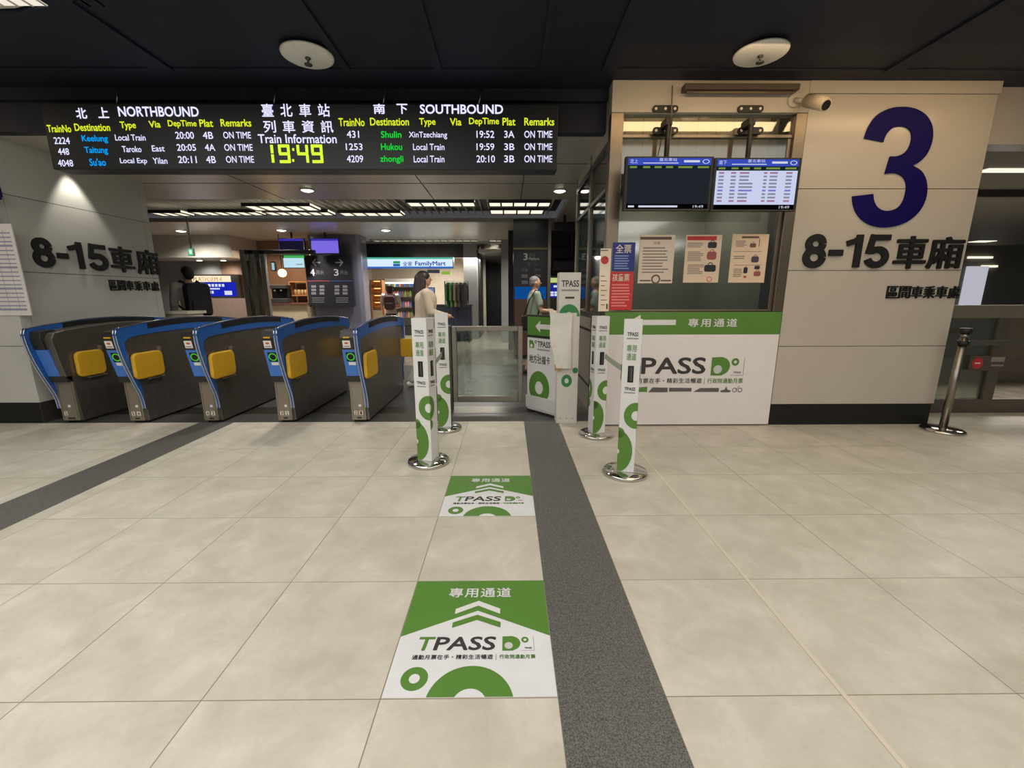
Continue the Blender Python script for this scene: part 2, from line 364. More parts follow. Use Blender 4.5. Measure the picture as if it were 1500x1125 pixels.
def digit(mb, ch, x0, x1, z0, z1, y0, y1, m, wt=0.2):
    """heavy grotesque digits drawn as strokes in the box x0..x1, z0..z1"""
    W_, H_ = x1-x0, z1-z0; w = wt*H_; h = w/2; X = lambda u: x0+u*W_; cx = X(0.5)
    if ch == '3':
        seg = ([(447, 302), (470, 240), (512, 180), (572, 146), (640, 135), (710, 143), (770, 175), (805, 225), (815, 280), (808, 335), (785, 390), (748, 430), (712, 450)],
               [(712, 450), (758, 478), (786, 522), (797, 580), (790, 640), (762, 702), (712, 754), (650, 786), (580, 800), (512, 794), (452, 766), (411, 720), (391, 668), (386, 622)],
               [(500, 608), (506, 650), (526, 684), (560, 703), (600, 702), (640, 685), (668, 645), (681, 590), (680, 550), (665, 517), (636, 497), (600, 491), (562, 496)],
               [(588, 400), (626, 398), (666, 380), (692, 345), (702, 300), (695, 264), (672, 244), (640, 237), (602, 245), (573, 270), (556, 300), (550, 322)])
        pts = []
        for q in seg:
            P = [q[0]]+q+[q[-1]]
            for i in range(1, len(P)-2):
                for k in range(3):
                    t = k/3; A, B, C_, D = P[i-1], P[i], P[i+1], P[i+2]
                    pts.append(tuple(0.5*(2*B[j]+(C_[j]-A[j])*t+(2*A[j]-5*B[j]+4*C_[j]-D[j])*t*t+(3*B[j]-A[j]-3*C_[j]+D[j])*t**3) for j in (0, 1)))
            pts.append(q[-1])
        pts = [(x+0.14*(y-467), -y) for x, y in pts]; ax, bx = min(p[0] for p in pts), max(p[0] for p in pts); ay, by = min(p[1] for p in pts), max(p[1] for p in pts)
        pts = [(x0+(p[0]-ax)/(bx-ax)*W_, z0+(p[1]-ay)/(by-ay)*H_) for p in pts]
        pts = [p for i, p in enumerate(pts) if i == 0 or (p[0]-pts[i-1][0])**2+(p[1]-pts[i-1][1])**2 > 1e-8]
        mb.py(pts[::-1], y0, y1, m)
    elif ch == '8':
        r1x, r1z = 0.9*W_/2-h, 0.27*H_-h+0.02*H_; r2x, r2z = W_/2-h, 0.29*H_-h+0.03*H_
        mb.stroke(arcp(cx, z1-h-r1z, r1x, r1z, 0, 360, 28), w, y0, y1, m); mb.stroke(arcp(cx, z0+h+r2z, r2x, r2z, 0, 360, 28), w, y0-0.0006, y1, m)
    elif ch == '1':
        mb.stroke([(x1-h, z0), (x1-h, z1)], w, y0, y1, m); mb.stroke([(x1-h*0.7, z1-h*0.75), (x1-w*1.15, z1-w*0.95), (x0, z1-w*1.35)], w*0.85, y0-0.0006, y1, m)
    elif ch == '5':
        r = 0.33*H_-h; mb.stroke(arcp(cx, z0+0.33*H_, W_/2-h, r, 128, -165, 28), w, y0, y1, m)
        mb.stroke([(X(0.2), z1-h*0.85), (x1-0.04*W_, z1-h*0.85)], w*0.85, y0-0.0006, y1, m); mb.stroke([(X(0.27), z1), (X(0.14), z0+0.43*H_)], w*0.85, y0-0.0012, y1, m)
    elif ch == '-': mb.box(x0, x1, y0, y1, z0, z1, m)
UX, UZ, UY = (1, 0, 0), (0, 0, 1), (0, 1, 0)
# ================================================================== SETTING
YW, ZC, ZI = 4.23, 3.20, 2.85
b = MB(); b.box(-8, 9.5, -12, 4.39, -0.1, 0, M_FLOOR); b.box(4.3, 9.5, 4.39, 5.0, -0.1, 0, M_FLOOR); struct(b.build('floor'))
b = MB(); b.box(-10, 1.0, 4.392, 8.17, -0.1, 0, M_DARKF); struct(b.build('floor'))
b = MB()
for k in range(15):
    b.box(-5, 0.9, 4.72+k*0.02, 4.732+k*0.02, 0, 0.003, M_STEEL)
struct(b.build('trim_3'))
b = MB(); b.box(-10, 4.3, 8.172, 19, -0.1, 0, M_PALEF); b.box(1.0, 4.3, 4.392, 8.17, -0.1, 0, M_PALEF); b.box(4.3, 17, 5.0, 19, -0.1, 0, M_PALEF); struct(b.build('floor'))
b = MB(); b.box(0.1644, 0.5286, -12, 4.391, 0, 0.0012, M_BAND); struct(b.build('trim_1'))
b = MB(); b.box(-3.32, -2.95, -12, 4.391, 0, 0.0012, M_BAND); struct(b.build('trim_2'))
# dark ceiling bulkhead over the gate line, luminous ceiling behind the camera
b = MB(); EDGE = [(-9, 3.62), (-3.3, 3.34), (-2.5, 3.12), (9.5, 3.10)]; b.pz(EDGE+[(9.5, 4.5), (-9, 4.5)], ZC, ZC+0.1, M_CEIL)
b.box(-9, 9.5, 4.02, 4.06, ZC-0.012, ZC, M_CEIL)
for px_, py_, w in ((200, 75, 0.09), (480, 60, 0.03), (630, 60, 0.03), (800, 60, 0.02), (925, 30, 0.07), (1330, 90, 0.08)):
    x = fl(px_, py_, ZC).x; b.box(x-w, x+w, 3.12, 4.05, ZC-0.02, ZC, M_CEIL)
struct(b.build('ceiling'))
b = MB(); b.pz([(-9, -12), (9.5, -12)]+[(x, y-0.02) for x, y in EDGE[::-1]], ZC+0.02, ZC+0.1, mat('concourse_ceiling_metal', (205, 203, 198), 0.5))
struct(b.build('ceiling'))
b = MB(); x0_, x1_ = -4.7, -2.62; b.box(x0_, x1_, 2.7, 3.27, ZC+0.005, ZC+0.02, E_PANEL)
o = b.build('ceiling_light_panel'); tag(o, 'bright perforated ceiling light panel at the top left corner of the picture', 'ceiling light')
b = MB()
for k in range(22): b.box(x0_+0.04+k*0.095, x0_+0.055+k*0.095, 2.7, 3.27, ZC, ZC+0.005, M_WHITE2)
b.build('louvre', o)
# bulkhead fascia between the two ceilings
b = MB(); b.box(-5.2, 0.94, 4.44, 4.54, ZI, ZC, M_CEIL); b.box(-5.2, 0.94, 4.38, 4.44, ZC-0.1, ZC, M_CEIL); struct(b.build('wall_lintel'))
# passage ceiling with seams
b = MB(); b.box(-10, 1.0, 4.54, 7.3, ZI, ZI+0.08, M_CEIL2); b.box(-10, 1.0, 9.45, 12.6, ZI, ZI+0.08, M_CEIL2); b.box(-10, 1.0, 13.2, 19, ZI, ZI+0.08, M_CEIL2)
b.box(1.0, 4.3, 6.3, 19, ZI, ZI+0.08, M_CEIL2); b.box(-12, -7.1, 11.4, 12.6, 2.3, ZI, M_CEIL2); b.box(-0.9, 0.0, 13.3, 18, 2.6, 2.7, M_CEIL2)
for y in (5.4, 6.3): b.box(-10, 1.0, y, y+0.012, ZI-0.003, ZI, M_SEAM)
for x in (-3.6, -1.2, 0.2): b.box(x, x+0.012, 4.54, 7.3, ZI-0.003, ZI, M_SEAM)
struct(b.build('ceiling'))
b = MB(); b.box(-10, 1.0, 7.3, 9.45, ZI+0.22, ZI+0.3, M_DARK); b.box(-10, 1.0, 12.6, 13.2, ZI+0.22, ZI+0.3, M_DARK)
for k in range(72):
    x = -9.9+k*0.151; b.box(x, x+0.012, 7.3, 9.45, ZI+0.15, ZI+0.22, M_CEIL2); b.box(x, x+0.012, 12.6, 13.2, ZI+0.15, ZI+0.22, M_CEIL2)
struct(b.build('ceiling'))
# left column and passage side wall
XL, YLF, YLB = -4.98, 4.40, 6.25
ZS = (0.0, 0.222, 0.825, 1.575, 2.32, 3.2)
def panels(mb, fn, u0, u1, rows, m):
    for z0, z1 in rows: fn(mb, u0, u1, z0+0.003, z1-0.003, m)
rows = list(zip(ZS[1:-1], ZS[2:]))
b = MB(); b.box(-9, XL-0.008, YLF+0.008, YLB, 0, ZC, M_SEAM)
panels(b, lambda mb, u0, u1, z0, z1, m: mb.box(u0, u1, YLF, YLF+0.012, z0, z1, m), -9, XL, rows, M_WALLL)
panels(b, lambda mb, u0, u1, z0, z1, m: mb.box(XL-0.012, XL, u0, u1, z0, z1, m), YLF+0.012, YLF+0.10, rows, M_WALLL)
panels(b, lambda mb, u0, u1, z0, z1, m: mb.box(XL-0.012, XL, u0, u1, z0, z1, m), YLF+0.106, YLB-0.1, rows, M_WALLL)
panels(b, lambda mb, u0, u1, z0, z1, m: mb.box(XL-0.012, XL, u0, u1, z0, z1, m), YLB-0.094, YLB, rows, M_WALLL)
struct(b.build('wall_left'))
b = MB(); b.box(-9, XL-0.02, YLF+0.006, YLB, 0, 0.222, M_BLACKBASE); struct(b.build('baseboard_left'))
# right numbered wall
b = MB(); b.box(2.73, 4.41, YW+0.012, YW+0.45, 0, ZC, M_SEAM)
panels(b, lambda mb, u0, u1, z0, z1, m: mb.box(u0, u1, YW, YW+0.014, z0, z1, m), 2.72, 4.42, list(zip((0.222, 0.825, 1.565, 2.305), (0.825, 1.565, 2.305, 3.10))), M_WALLR)
panels(b, lambda mb, u0, u1, z0, z1, m: mb.box(4.408, 4.42, u0, u1, z0, z1, m), YW+0.014, YW+0.45, list(zip((0.222, 0.825, 1.565, 2.305), (0.825, 1.565, 2.305, 3.10))), M_WALLR)
b.box(2.70, 4.43, YW-0.015, YW+0.02, 3.10, ZC, M_WALLR)
struct(b.build('wall_right'))
b = MB(); b.box(2.70, 4.40, YW+0.004, YW+0.4, 0, 0.222, M_BLACKBASE); struct(b.build('baseboard_right'))
b = MB(); b.box(4.42, 9.5, YW+0.1, YW+0.3, 2.72, ZC, M_WALLR); struct(b.build('wall_header'))
# booth shell: fascia, corner posts, side glazing, inner walls
BX0, BX1 = 0.935, 2.72
b = MB(); b.box(BX0, BX1-0.01, YW-0.01, YW+0.12, 2.945, ZC, M_WALLR); struct(b.build('wall_booth'))
b = MB(); b.box(BX0, BX0+0.115, YW, YW+0.1, 1.168, 2.945, M_BOOTHST); b.box(BX1-0.1, BX1, YW, YW+0.1, 1.168, 2.945, M_BOOTHST)
b.box(BX0+0.115, BX1-0.1, YW+0.02, YW+0.07, 2.745, 2.775, M_BOOTHST); b.box(BX0+0.115, BX1-0.1, YW+0.02, YW+0.07, 1.168, 1.19, M_BOOTHST)
b.box(BX1-0.135, BX1-0.1, YW+0.03, YW+0.07, 1.19, 2.745, M_BOOTHST)
wf = struct(b.build('window_1', bevel=0.004))
b = MB(); b.box(BX0+0.115, BX1-0.135, YW+0.04, YW+0.048, 1.19, 2.745, G_TINT); b.build('pane', wf)
b = MB(); b.box(BX0+0.115, BX1-0.1, YW+0.04, YW+0.048, 2.775, 2.945, G_CLEAR); b.build('pane', wf)
YB = 6.1
b = MB()
for y in (YB, YB-0.95): b.box(BX0-0.005, BX0+0.06, y-0.05, y+0.05, 1.1, ZI, M_BOOTHST)
b.box(BX0-0.005, BX0+0.05, YW+0.1, YB, 2.68, 2.74, M_DSTEEL); b.box(BX0-0.005, BX0+0.05, YW+0.1, YB, 2.30, 2.34, M_DSTEEL); b.box(BX0-0.005, BX0+0.05, YW+0.1, YB, 1.08, 1.14, M_DSTEEL)
b.box(BX0, BX0+0.05, YW+0.1, YB, 2.74, ZC, M_CEIL2)
wf = struct(b.build('window_2', bevel=0.003))
b = MB(); b.box(BX0+0.015, BX0+0.022, YW+0.1, YB, 1.14, 2.68, G_SIDE); b.build('pane', wf)
M_BOOTHIN = mat('booth_interior', (136, 134, 124), 0.7, 0, 0.04)
b = MB(); b.box(BX0+0.1, 4.3, 6.2, 6.3, 0, ZC, M_BOOTHIN); b.box(2.75, 2.85, YW+0.46, 6.2, 0, ZC, M_BOOTHIN); b.box(BX0+0.05, 2.75, YW+0.64, 6.2, 2.72, 2.74, M_BOOTHIN); struct(b.build('wall_booth_back'))
b = MB()
for k in range(9): b.box(BX0+0.1+k*0.19, BX0+0.1+k*0.19+0.184, YW+0.62, YW+0.64, 2.70, ZC, mat('transom_panel', (226, 204, 170), 0.6))
struct(b.build('trim_5'))
area('transom_light', (1.85, YW+0.28, 3.17), 1.6, 0.12, 2.0, (1, 0.72, 0.46), (math.radians(40), 0, 0))
b = MB(); b.box(BX0, BX1, YW+0.005, YW+0.6, 0, 1.168, M_DSTEEL); b.box(BX0, BX0+0.6, YW+0.02, YB, 0, 1.08, mat('counter_side_steel', (172, 166, 154), 0.42, 0.6, 0.05, 20))
for z in (0.28, 0.92): b.box(BX0-0.004, BX0, YW+0.02, YB, z, z+0.03, M_BLACK)
struct(b.build('wall_counter'))
area('booth_light', (1.9, 5.5, 2.68), 0.8, 0.4, 30, (1, 0.97, 0.88))
# far setting
M_FAR = mat('far_wall_grey', (134, 134, 134), 0.5, 0, 0.05)
M_FARD = mat('far_wall_dark', (44, 43, 46), 0.5)
b = MB(); b.box(-12, -7.1, 12.6, 12.7, 0, ZI, M_FAR); b.box(-12, -11.9, 6, 12.6, 0, ZI, M_FAR); b.box(-9, -5.3, 6.25, 6.35, 0, ZC, M_FARD); struct(b.build('wall_back_left'))
b = MB(); b.box(-1.35, -0.95, 13.25, 13.7, 0, ZI, M_FAR); b.box(-0.2, 0.0, 12.3, 12.7, 0, ZI, M_FAR); b.box(-1.0, -0.9, 13.7, 18, 0, ZI, M_FARD); b.box(0.0, 0.1, 12.7, 18, 0, ZI, M_FARD); b.box(-1.0, 0.1, 18, 18.1, 0, ZI, mat('corridor_end', (30, 32, 44), 0.4)); struct(b.build('wall_corridor'))
b = MB(); b.box(0.0, 4.3, 10.6, 10.7, 0, ZI, M_FARD); struct(b.build('wall_back_right'))
# side hall to the right
M_HALL = mat('side_hall', (120, 116, 106), 0.6, 0, 0.05)
b = MB(); b.box(4.42, 17, YW+0.31, 13, 2.75, 2.85, M_HALL); struct(b.build('ceiling'))
b = MB(); b.box(4.3, 17, 12.9, 13, 0, 2.75, M_HALL); b.box(9.3, 12, 7.4, 7.5, 0, 2.75, mat('side_hall_dark', (66, 63, 58), 0.6)); b.box(4.3, 4.35, 4.7, 12.9, 0, ZC, M_HALL); struct(b.build('wall_side_hall'))
b = MB(); b.box(4.45, 12, 6.2, 6.26, 2.66, 2.75, M_DARK); struct(b.build('trim_6'))

# ================================================================== SIGNAGE on walls
def RT(mb, s, x0, y0, x1, y1, Y, m, bold=0.0, **k):
    X0, X1, Z0, Z1 = rect(x0, y0, x1, y1, Y); mb.text(s, X0, Z0, X1, Z1, (0, Y, 0), UX, UZ, m, bold, **k)
def RQ(mb, x0, y0, x1, y1, Y, m):
    X0, X1, Z0, Z1 = rect(x0, y0, x1, y1, Y); mb.quad(X0, Z0, X1, Z1, (0, Y, 0), UX, UZ, m)
def RBX(mb, x0, y0, x1, y1, Y, d, m):
    X0, X1, Z0, Z1 = rect(x0, y0, x1, y1, Y); mb.box(X0, X1, Y, Y+d, Z0, Z1, m)
# big numeral 3
X0, X1, Z0, Z1 = rect(1256, 156, 1366, 333, YW-0.016)
b = MB(); digit(b, '3', X0, X1, Z0, Z1, YW-0.014, YW-0.001, M_NAVY, 0.185)
tag(b.build('platform_numeral'), 'large navy blue numeral 3 on the beige wall', 'number')
# the blue 4 on the left column, mostly out of frame
z0, z1 = at(5, 330, YLF).z+0.2, at(5, 330, YLF).z+0.95; xr = at(7, 300, YLF).x
b = MB(); b.text('4', xr-0.62, z0-0.2, xr, z1-0.2, (0, YLF-0.002, 0), UX, UZ, M_NAVY, 0.05, 0.012, 8)
tag(b.build('platform_numeral'), 'blue numeral on the left column cut off by the picture edge', 'number')
def atx(x, y, X): d = ray(x, y); return Vector(_c + d*(X/d[0]))
def letters(label, T, items, zs):
    """raised letters; items = (character, start, end, z0, z1); T places the letter plane on its wall"""
    xm = (items[0][1]+items[-1][2])/2; o = thing('wall_lettering', label, 'lettering', tuple(T @ Vector((xm, 0, zs))))
    for ch, a_, c_, z0, z1 in items:
        b = MB(); b.T = T
        if ch in '8-15': digit(b, ch, a_, c_, z0, z1, -0.022, -0.001, M_LETTER, 0.2)
        else: b.text(ch, a_, z0, c_, z1, (0, -0.002, 0), UX, UZ, M_LETTER, 0.028 if z1-z0 > 0.2 else 0.02, depth=0.02 if z1-z0 > 0.2 else 0.012)
        b.build('letter', o)
def wall_items(pxs, Y):
    out = []
    for ch, x0, x1, y0, y1 in pxs: out.append((ch, *rect(x0, y0, x1, y1, Y)))
    return out
TR = Matrix.Translation((0, YW, 0))
letters('large black raised letters reading 8-15 below the big navy 3', TR, wall_items([('8', 1176, 1209, 343, 393), ('-', 1213, 1233, 366, 375), ('1', 1238, 1260, 344, 392), ('5', 1266, 1301, 344, 393), ('車', 1309, 1356, 346, 394), ('廂', 1358, 1408, 347, 394)], YW), 1.5)
letters('small black line of characters low on the beige right wall', TR, wall_items([(ch, 1298+i*18, 1314.5+i*18, 419, 437) for i, ch in enumerate('區間車乘車處')], YW), 1.3)
TL = Matrix.Translation((XL, 0, 0)) @ Matrix.Rotation(PI/2, 4, 'Z')      # letter x runs along +Y of the passage, faces +X
def side(x, y=385): return atx(x, y, XL).y
letters('large black raised letters reading 8-15 on the grey side wall', TL, [('8', side(49), side(80), 1.63, 1.94), ('-', side(85), side(100), 1.74, 1.80), ('1', side(103), side(122), 1.64, 1.94), ('5', side(129), side(157), 1.63, 1.94), ('車', side(161), side(195), 1.63, 1.95), ('廂', side(199), side(231), 1.62, 1.95)], 1.6)
letters('small black line of characters low on the grey side wall', TL, [(ch, side(159+i*12.2, 415), side(170+i*12.2, 415), 1.40, 1.53) for i, ch in enumerate('區間車乘車處')], 1.4)
# timetable poster on the left column
x1 = at(33, 395, YLF).x; zt, zb = at(8, 328, YLF).z, at(20, 462, YLF).z
b = MB(); Yp = YLF-0.012; b.box(x1-0.62, x1, Yp, YLF-0.001, zb, zt, mat('poster_white', (222, 216, 214), 0.6))
o = b.build('timetable_poster'); tag(o, 'white printed timetable poster on the left column', 'poster')
c = MB()
for k in range(19):
    z = zb+0.05+k*(zt-zb-0.1)/19; c.quad(x1-0.6, z, x1-0.03, z+(0.012 if k % 5 else 0.02), (0, Yp-0.001, 0), UX, UZ, mat('table_line', (150, 150, 176), 0.6))
for x in (0.1, 0.2, 0.3, 0.42): c.quad(x1-x, zb+0.05, x1-x+0.004, zt-0.06, (0, Yp-0.0012, 0), UX, UZ, M_GREY)
c.build('printed_rows', o)

# ---------------------------------------------------------------- TPASS artwork
def tpass_logo(mb, org, U, V, x0, x1, y0, y1):
    """card mark: green rounded D with a ball, a small ring and a thin card outline, in the box x0..x1, y0..y1"""
    w, h = x1-x0, y1-y0; org = Vector(org); n = Vector(U).normalized().cross(Vector(V).normalized())
    D = [(x0, y0), (x0+0.36*w, y0)]
    for k in range(13):
        a = -PI/2+0.25+(PI-0.25)*k/12; D.append((x0+0.27*w+0.30*w*math.cos(a), y0+0.52*h+0.5*h*math.sin(a)))
    D += [(x0, y1)]
    mb.flat(D, org, U, V, M_GREEN)
    mb.ring(x0+0.2*w, y0+0.34*h, 0.13*w, 0, org+n*0.0012, U, V, mat('logo_ball', (200, 202, 198), 0.4), ax=h/w*1.9 if False else 1)
    mb.ring(x0+0.72*w, y0+0.75*h, 0.115*w, 0.05*w, org+n*0.0006, U, V, M_GREEN)
    t = 0.012*w
    mb.quad(x0+0.6*w, y0, x1, y0+t, org, U, V, M_GREY); mb.quad(x1-t, y0, x1, y1, org, U, V, M_GREY)
    mb.text('TPASS', x0+0.70*w, y0+0.12*h, x0+0.92*w, y0+0.22*h, org+n*0.0006, U, V, M_INK, 0.02)
def tpass_word(mb, org, U, V, x0, x1, y0, y1, shear=0.0, bold=0.03):
    w = (x1-x0); mb.text('T', x0, y0, x0+0.205*w, y1, org, U, V, M_GREEN, bold, shear=shear); mb.text('PASS', x0+0.225*w, y0, x1, y1, org, U, V, M_INK, bold, shear=shear)

# floor stickers
def floor_sticker(y0, label):
    S_ = 0.6; x0 = -0.4356; o = thing('floor_sticker', label, 'floor sticker', (x0+0.3, y0+0.3, 0), 0, 'direction stickers on the floor')
    org, U, V = (x0, y0, 0.0022), (S_, 0, 0), (0, S_, 0)
    b = MB(); b.box(x0+0.003, x0+0.597, y0+0.003, y0+0.597, 0.0002, 0.002, mat('sticker_white', (226, 226, 228), 0.35, 0, 0.05, 6)); b.build('sheet', o)
    g = MB(); g.flat([(0.005, 0.995), (0.005, 0.44), (0.5, 0.672), (0.995, 0.44), (0.995, 0.995)], org, U, V, M_GREEN)
    up = (x0, y0, 0.0026)
    g.flat([(0.335, 0.562), (0.335, 0.512), (0.5, 0.583), (0.665, 0.512), (0.665, 0.562), (0.5, 0.632)], up, U, V, M_GREEN)
    g.ring(0.5, -0.04, 0.25, 0.097, org, U, V, M_GREEN, (0.0, 0.005, 1, 1), 56)
    g.ring(0.164, 0.125, 0.08, 0.032, org, U, V, M_GREEN, None, 36)
    g.build('green_artwork', o)
    t = MB(); t.text('專用通道', 0.27, 0.807, 0.74, 0.912, up, U, V, M_WHITE, 0.022, space=1.12)
    t.flat([(0.34, 0.69), (0.34, 0.64), (0.5, 0.722), (0.66, 0.64), (0.66, 0.69), (0.5, 0.772)], up, U, V, M_WHITE)
    t.build('white_lettering', o)
    d = MB(); tpass_word(d, up, U, V, 0.122, 0.63, 0.325, 0.435, 0.13); tpass_logo(d, up, U, V, 0.68, 0.885, 0.32, 0.435)
    d.text('通勤月票在手・精彩生活暢遊', 0.118, 0.257, 0.622, 0.292, up, U, V, M_INK, 0.016, space=1.08); d.quad(0.64, 0.25, 0.644, 0.296, up, U, V, M_GREY)
    d.text('行政院通勤月票', 0.662, 0.259, 0.888, 0.29, up, U, V, M_GREEN, 0.016, space=1.08); d.build('dark_lettering', o)
floor_sticker(1.1811, 'nearest square green and white arrow sticker on the floor tiles')
floor_sticker(2.3811, 'farther green and white arrow floor sticker close to the chrome stanchion bases')

# counter banner
YB_ = YW-0.025
o = thing('counter_banner', 'wide green and white banner board covering the booth counter front', 'banner', (1.83, YB_, 0))
b = MB(); b.box(0.95, 2.70, YB_, YW-0.002, 0.015, 0.948, mat('banner_white', (232, 226, 224), 0.5, 0, 0.02)); b.build('white_panel', o, 0.003)
b = MB(); b.box(0.95, 2.70, YB_-0.001, YW-0.002, 0.948, 1.168, M_GREEN); b.build('green_strip', o, 0.003)
Yt = YB_-0.003
b = MB(); RT(b, '專用通道', 1008, 466.5, 1080, 479, Yt, M_WHITE, 0.02, space=1.3)
xa, xb = at(938, 472, Yt).x, at(990, 472, Yt).x; zc = at(960, 472.3, Yt).z
b.flat([(xa-0.13, zc), (xa, zc-0.075), (xa, zc-0.026), (xb, zc-0.026), (xb, zc+0.026), (xa, zc+0.026), (xa, zc+0.075)], (0, Yt, 0), UX, UZ, M_WHITE); b.build('arrow_lettering', o)
b = MB(); X0, X1, Z0, Z1 = rect(912, 523.5, 1034, 548, Yt); tpass_word(b, (0, Yt, 0), UX, UZ, X0, X1, Z0, Z1)
X0, X1, Z0, Z1 = rect(1042, 523.5, 1090, 550, Yt); tpass_logo(b, (0, Yt, 0), UX, UZ, X0, X1, Z0, Z1)
RT(b, '通勤月票在手・精彩生活暢遊', 916, 554, 1028, 561.5, Yt, M_INK, 0.01, space=1.1); RQ(b, 1031.5, 553, 1032.3, 562.5, Yt, M_GREY); RT(b, '行政院通勤月票', 1036, 554, 1088, 561.5, Yt, M_GREEN, 0.01, space=1.1)
b.build('dark_lettering', o)
b = MB()
def pic(x0, x1, poly, m):
    X0, X1, Z0, Z1 = rect(x0, 566, x1, 575.5, Yt); b.flat([(X0+(X1-X0)*p[0], Z0+(Z1-Z0)*p[1]) for p in poly], (0, Yt, 0), UX, UZ, m)
MG = mat('vehicle_grey', (96, 92, 92), 0.5)
pic(935, 948, [(0, 0.15), (1, 0.15), (1, 0.95), (0.1, 0.85)], M_GREEN); pic(950, 978, [(0, 0.1), (1, 0.1), (1, 0.8), (0.2, 0.85)], MG)
pic(980, 1013, [(0, 0.2), (1, 0.2), (1, 0.75), (0, 0.8)], MG); pic(1016, 1053, [(0, 0.15), (1, 0.15), (1, 0.75), (0.25, 0.75)], MG)
pic(1055, 1071, [(0.1, 0.1), (0.9, 0.1), (1, 0.35), (0.65, 0.5), (0.55, 1), (0.4, 0.5), (0, 0.35)], MG)
X0, X1, Z0, Z1 = rect(1073, 566, 1087, 575.5, Yt)
for cx in (0.22, 0.78): b.ring(X0+(X1-X0)*cx, Z0+0.03, 0.024, 0.017, (0, Yt, 0), UX, UZ, MG, None, 20)
b.flat([(X0+0.03, Z0+0.03), (X0+0.035, Z0+0.03), (X0+0.07, Z0+0.075), (X0+0.065, Z0+0.075)], (0, Yt, 0), UX, UZ, MG)
b.build('vehicle_pictures', o)

# ---------------------------------------------------------------- posters on the booth glass
YP = YW+0.036
def poster(name, x0, y0, x1, y1, m, label, group=None, Y=YP):
    o = MB(); RBX(o, x0, y0, x1, y1, Y, 0.003, m); return tag(o.build(name), label, 'poster', group)
MTXT = mat('print_grey', (150, 132, 122), 0.7)
o = poster('notice_poster', 936, 344, 987, 415, mat('notice_paper', (226, 208, 188), 0.7, 0, 0.03), 'text-only white notice on the booth glass, with a brown header bar', 'notices on the booth window')
b = MB(); Yn = YP-0.001; RQ(b, 938, 347, 984, 351, Yn, M_BROWN); RT(b, '注意', 957, 354, 967, 358, Yn, M_BROWN)
X0, X1, Z0, Z1 = rect(941, 361, 982, 401, Yn); b.bars(X0, Z0, X1, Z1, 9, (0, Yn, 0), UX, UZ, MTXT, 0.42, 3); RQ(b, 937, 410, 953, 412, Yn, M_BROWN); RQ(b, 968, 410, 983, 412, Yn, M_BROWN); X0, X1, Z0, Z1 = rect(955, 405, 966, 413, Yn); b.ring((X0+X1)/2, (Z0+Z1)/2, 0.045, 0.03, (0, Yn, 0), UX, UZ, M_BROWN); b.build('printed_text', o)
o = poster('notice_poster', 1003, 344, 1055, 414, mat('notice_paper_b', (230, 204, 178), 0.7, 0, 0.03), 'notice with a red header and pictures of bags on the booth glass', 'notices on the booth window')
b = MB(); RQ(b, 1007, 346, 1050, 352, Yn, M_RED)
for i, (ya, yb2) in enumerate(((355, 363), (368, 383), (387, 402))):
    X0, X1, Z0, Z1 = rect(1007, ya, 1031, yb2, Yn); b.bars(X0, Z0, X1, Z1, (3, 6, 6)[i], (0, Yn, 0), UX, UZ, MTXT, 0.5, i)
b.build('printed_text', o)
b = MB()
def bag(cx, cy, w, h, m, handle=True):
    X0, X1, Z0, Z1 = rect(cx-w, cy-h, cx+w, cy+h, Yn); b.flat(rrect(X0, Z0, X1, Z1, min(X1-X0, Z1-Z0)*0.3), (0, Yn, 0), UX, UZ, m)
    if handle: b.ring((X0+X1)/2, Z1, (X1-X0)*0.22, (X1-X0)*0.15, (0, Yn-0.0005, 0), UX, UZ, m, ((X0, Z1-0.002, X1, Z1+0.2)), 24)
MB1, MB2 = mat('bag_navy', (44, 42, 54), 0.6), mat('bag_pink', (164, 84, 84), 0.6)
bag(1043.5, 359, 6.5, 4.5, MB1); bag(1042.5, 374.5, 7, 6, MB2); bag(1040, 393, 8.5, 5, mat('bag_black', (40, 40, 42), 0.6))
X0, X1, Z0, Z1 = rect(1035, 405, 1043, 413, Yn); b.ring((X0+X1)/2, (Z0+Z1)/2, 0.026, 0.02, (0, Yn, 0), UX, UZ, M_RED); b.build('bag_pictures', o)
o = poster('notice_poster', 1070, 343, 1123, 414, mat('notice_paper_c', (232, 204, 174), 0.7, 0, 0.03), 'pale notice with three dotted rows of small luggage drawings on the booth glass', 'notices on the booth window')
b = MB(); RQ(b, 1087, 346, 1112, 349, Yn, M_BROWN)
for y in (368, 388): RQ(b, 1075, y, 1116, y+0.7, Yn, MTXT)
for i, (xa, ya, xb, yb2) in enumerate(((1078, 352, 1095, 362), (1075, 374, 1093, 380), (1074, 393, 1088, 406))):
    X0, X1, Z0, Z1 = rect(xa, ya, xb, yb2, Yn); b.bars(X0, Z0, X1, Z1, (5, 2, 5)[i], (0, Yn, 0), UX, UZ, MTXT, 0.5, i+9)
b.build('printed_text', o)
b = MB(); bag(1103, 359.5, 4.5, 3, mat('bag_brown', (110, 84, 70), 0.6)); bag(1106, 380, 5.5, 4.5, mat('bag_purple', (84, 64, 80), 0.6)); bag(1092, 396, 3, 4.5, MB1); bag(1109, 401, 5, 3.5, MB2); bag(1109, 392, 4, 2.5, MB1)
RQ(b, 1089, 404, 1093, 407, Yn, M_RED); X0, X1, Z0, Z1 = rect(1112, 349, 1113, 361, Yn); b.quad(X0, Z0, X1, Z1, (0, Yn, 0), UX, UZ, M_BROWN); b.build('bag_pictures', o)
YQ = YW-0.003
o = poster('fare_sign', 897, 355, 930, 397, M_PBLUE, 'blue full-fare sign on the booth corner post, above a red sign', 'fare signs', YQ)
b = MB(); RT(b, '全票', 902, 358, 925, 371, YQ-0.001, M_PAPER, 0.012); X0, X1, Z0, Z1 = rect(900, 373, 926, 395, YQ-0.001)
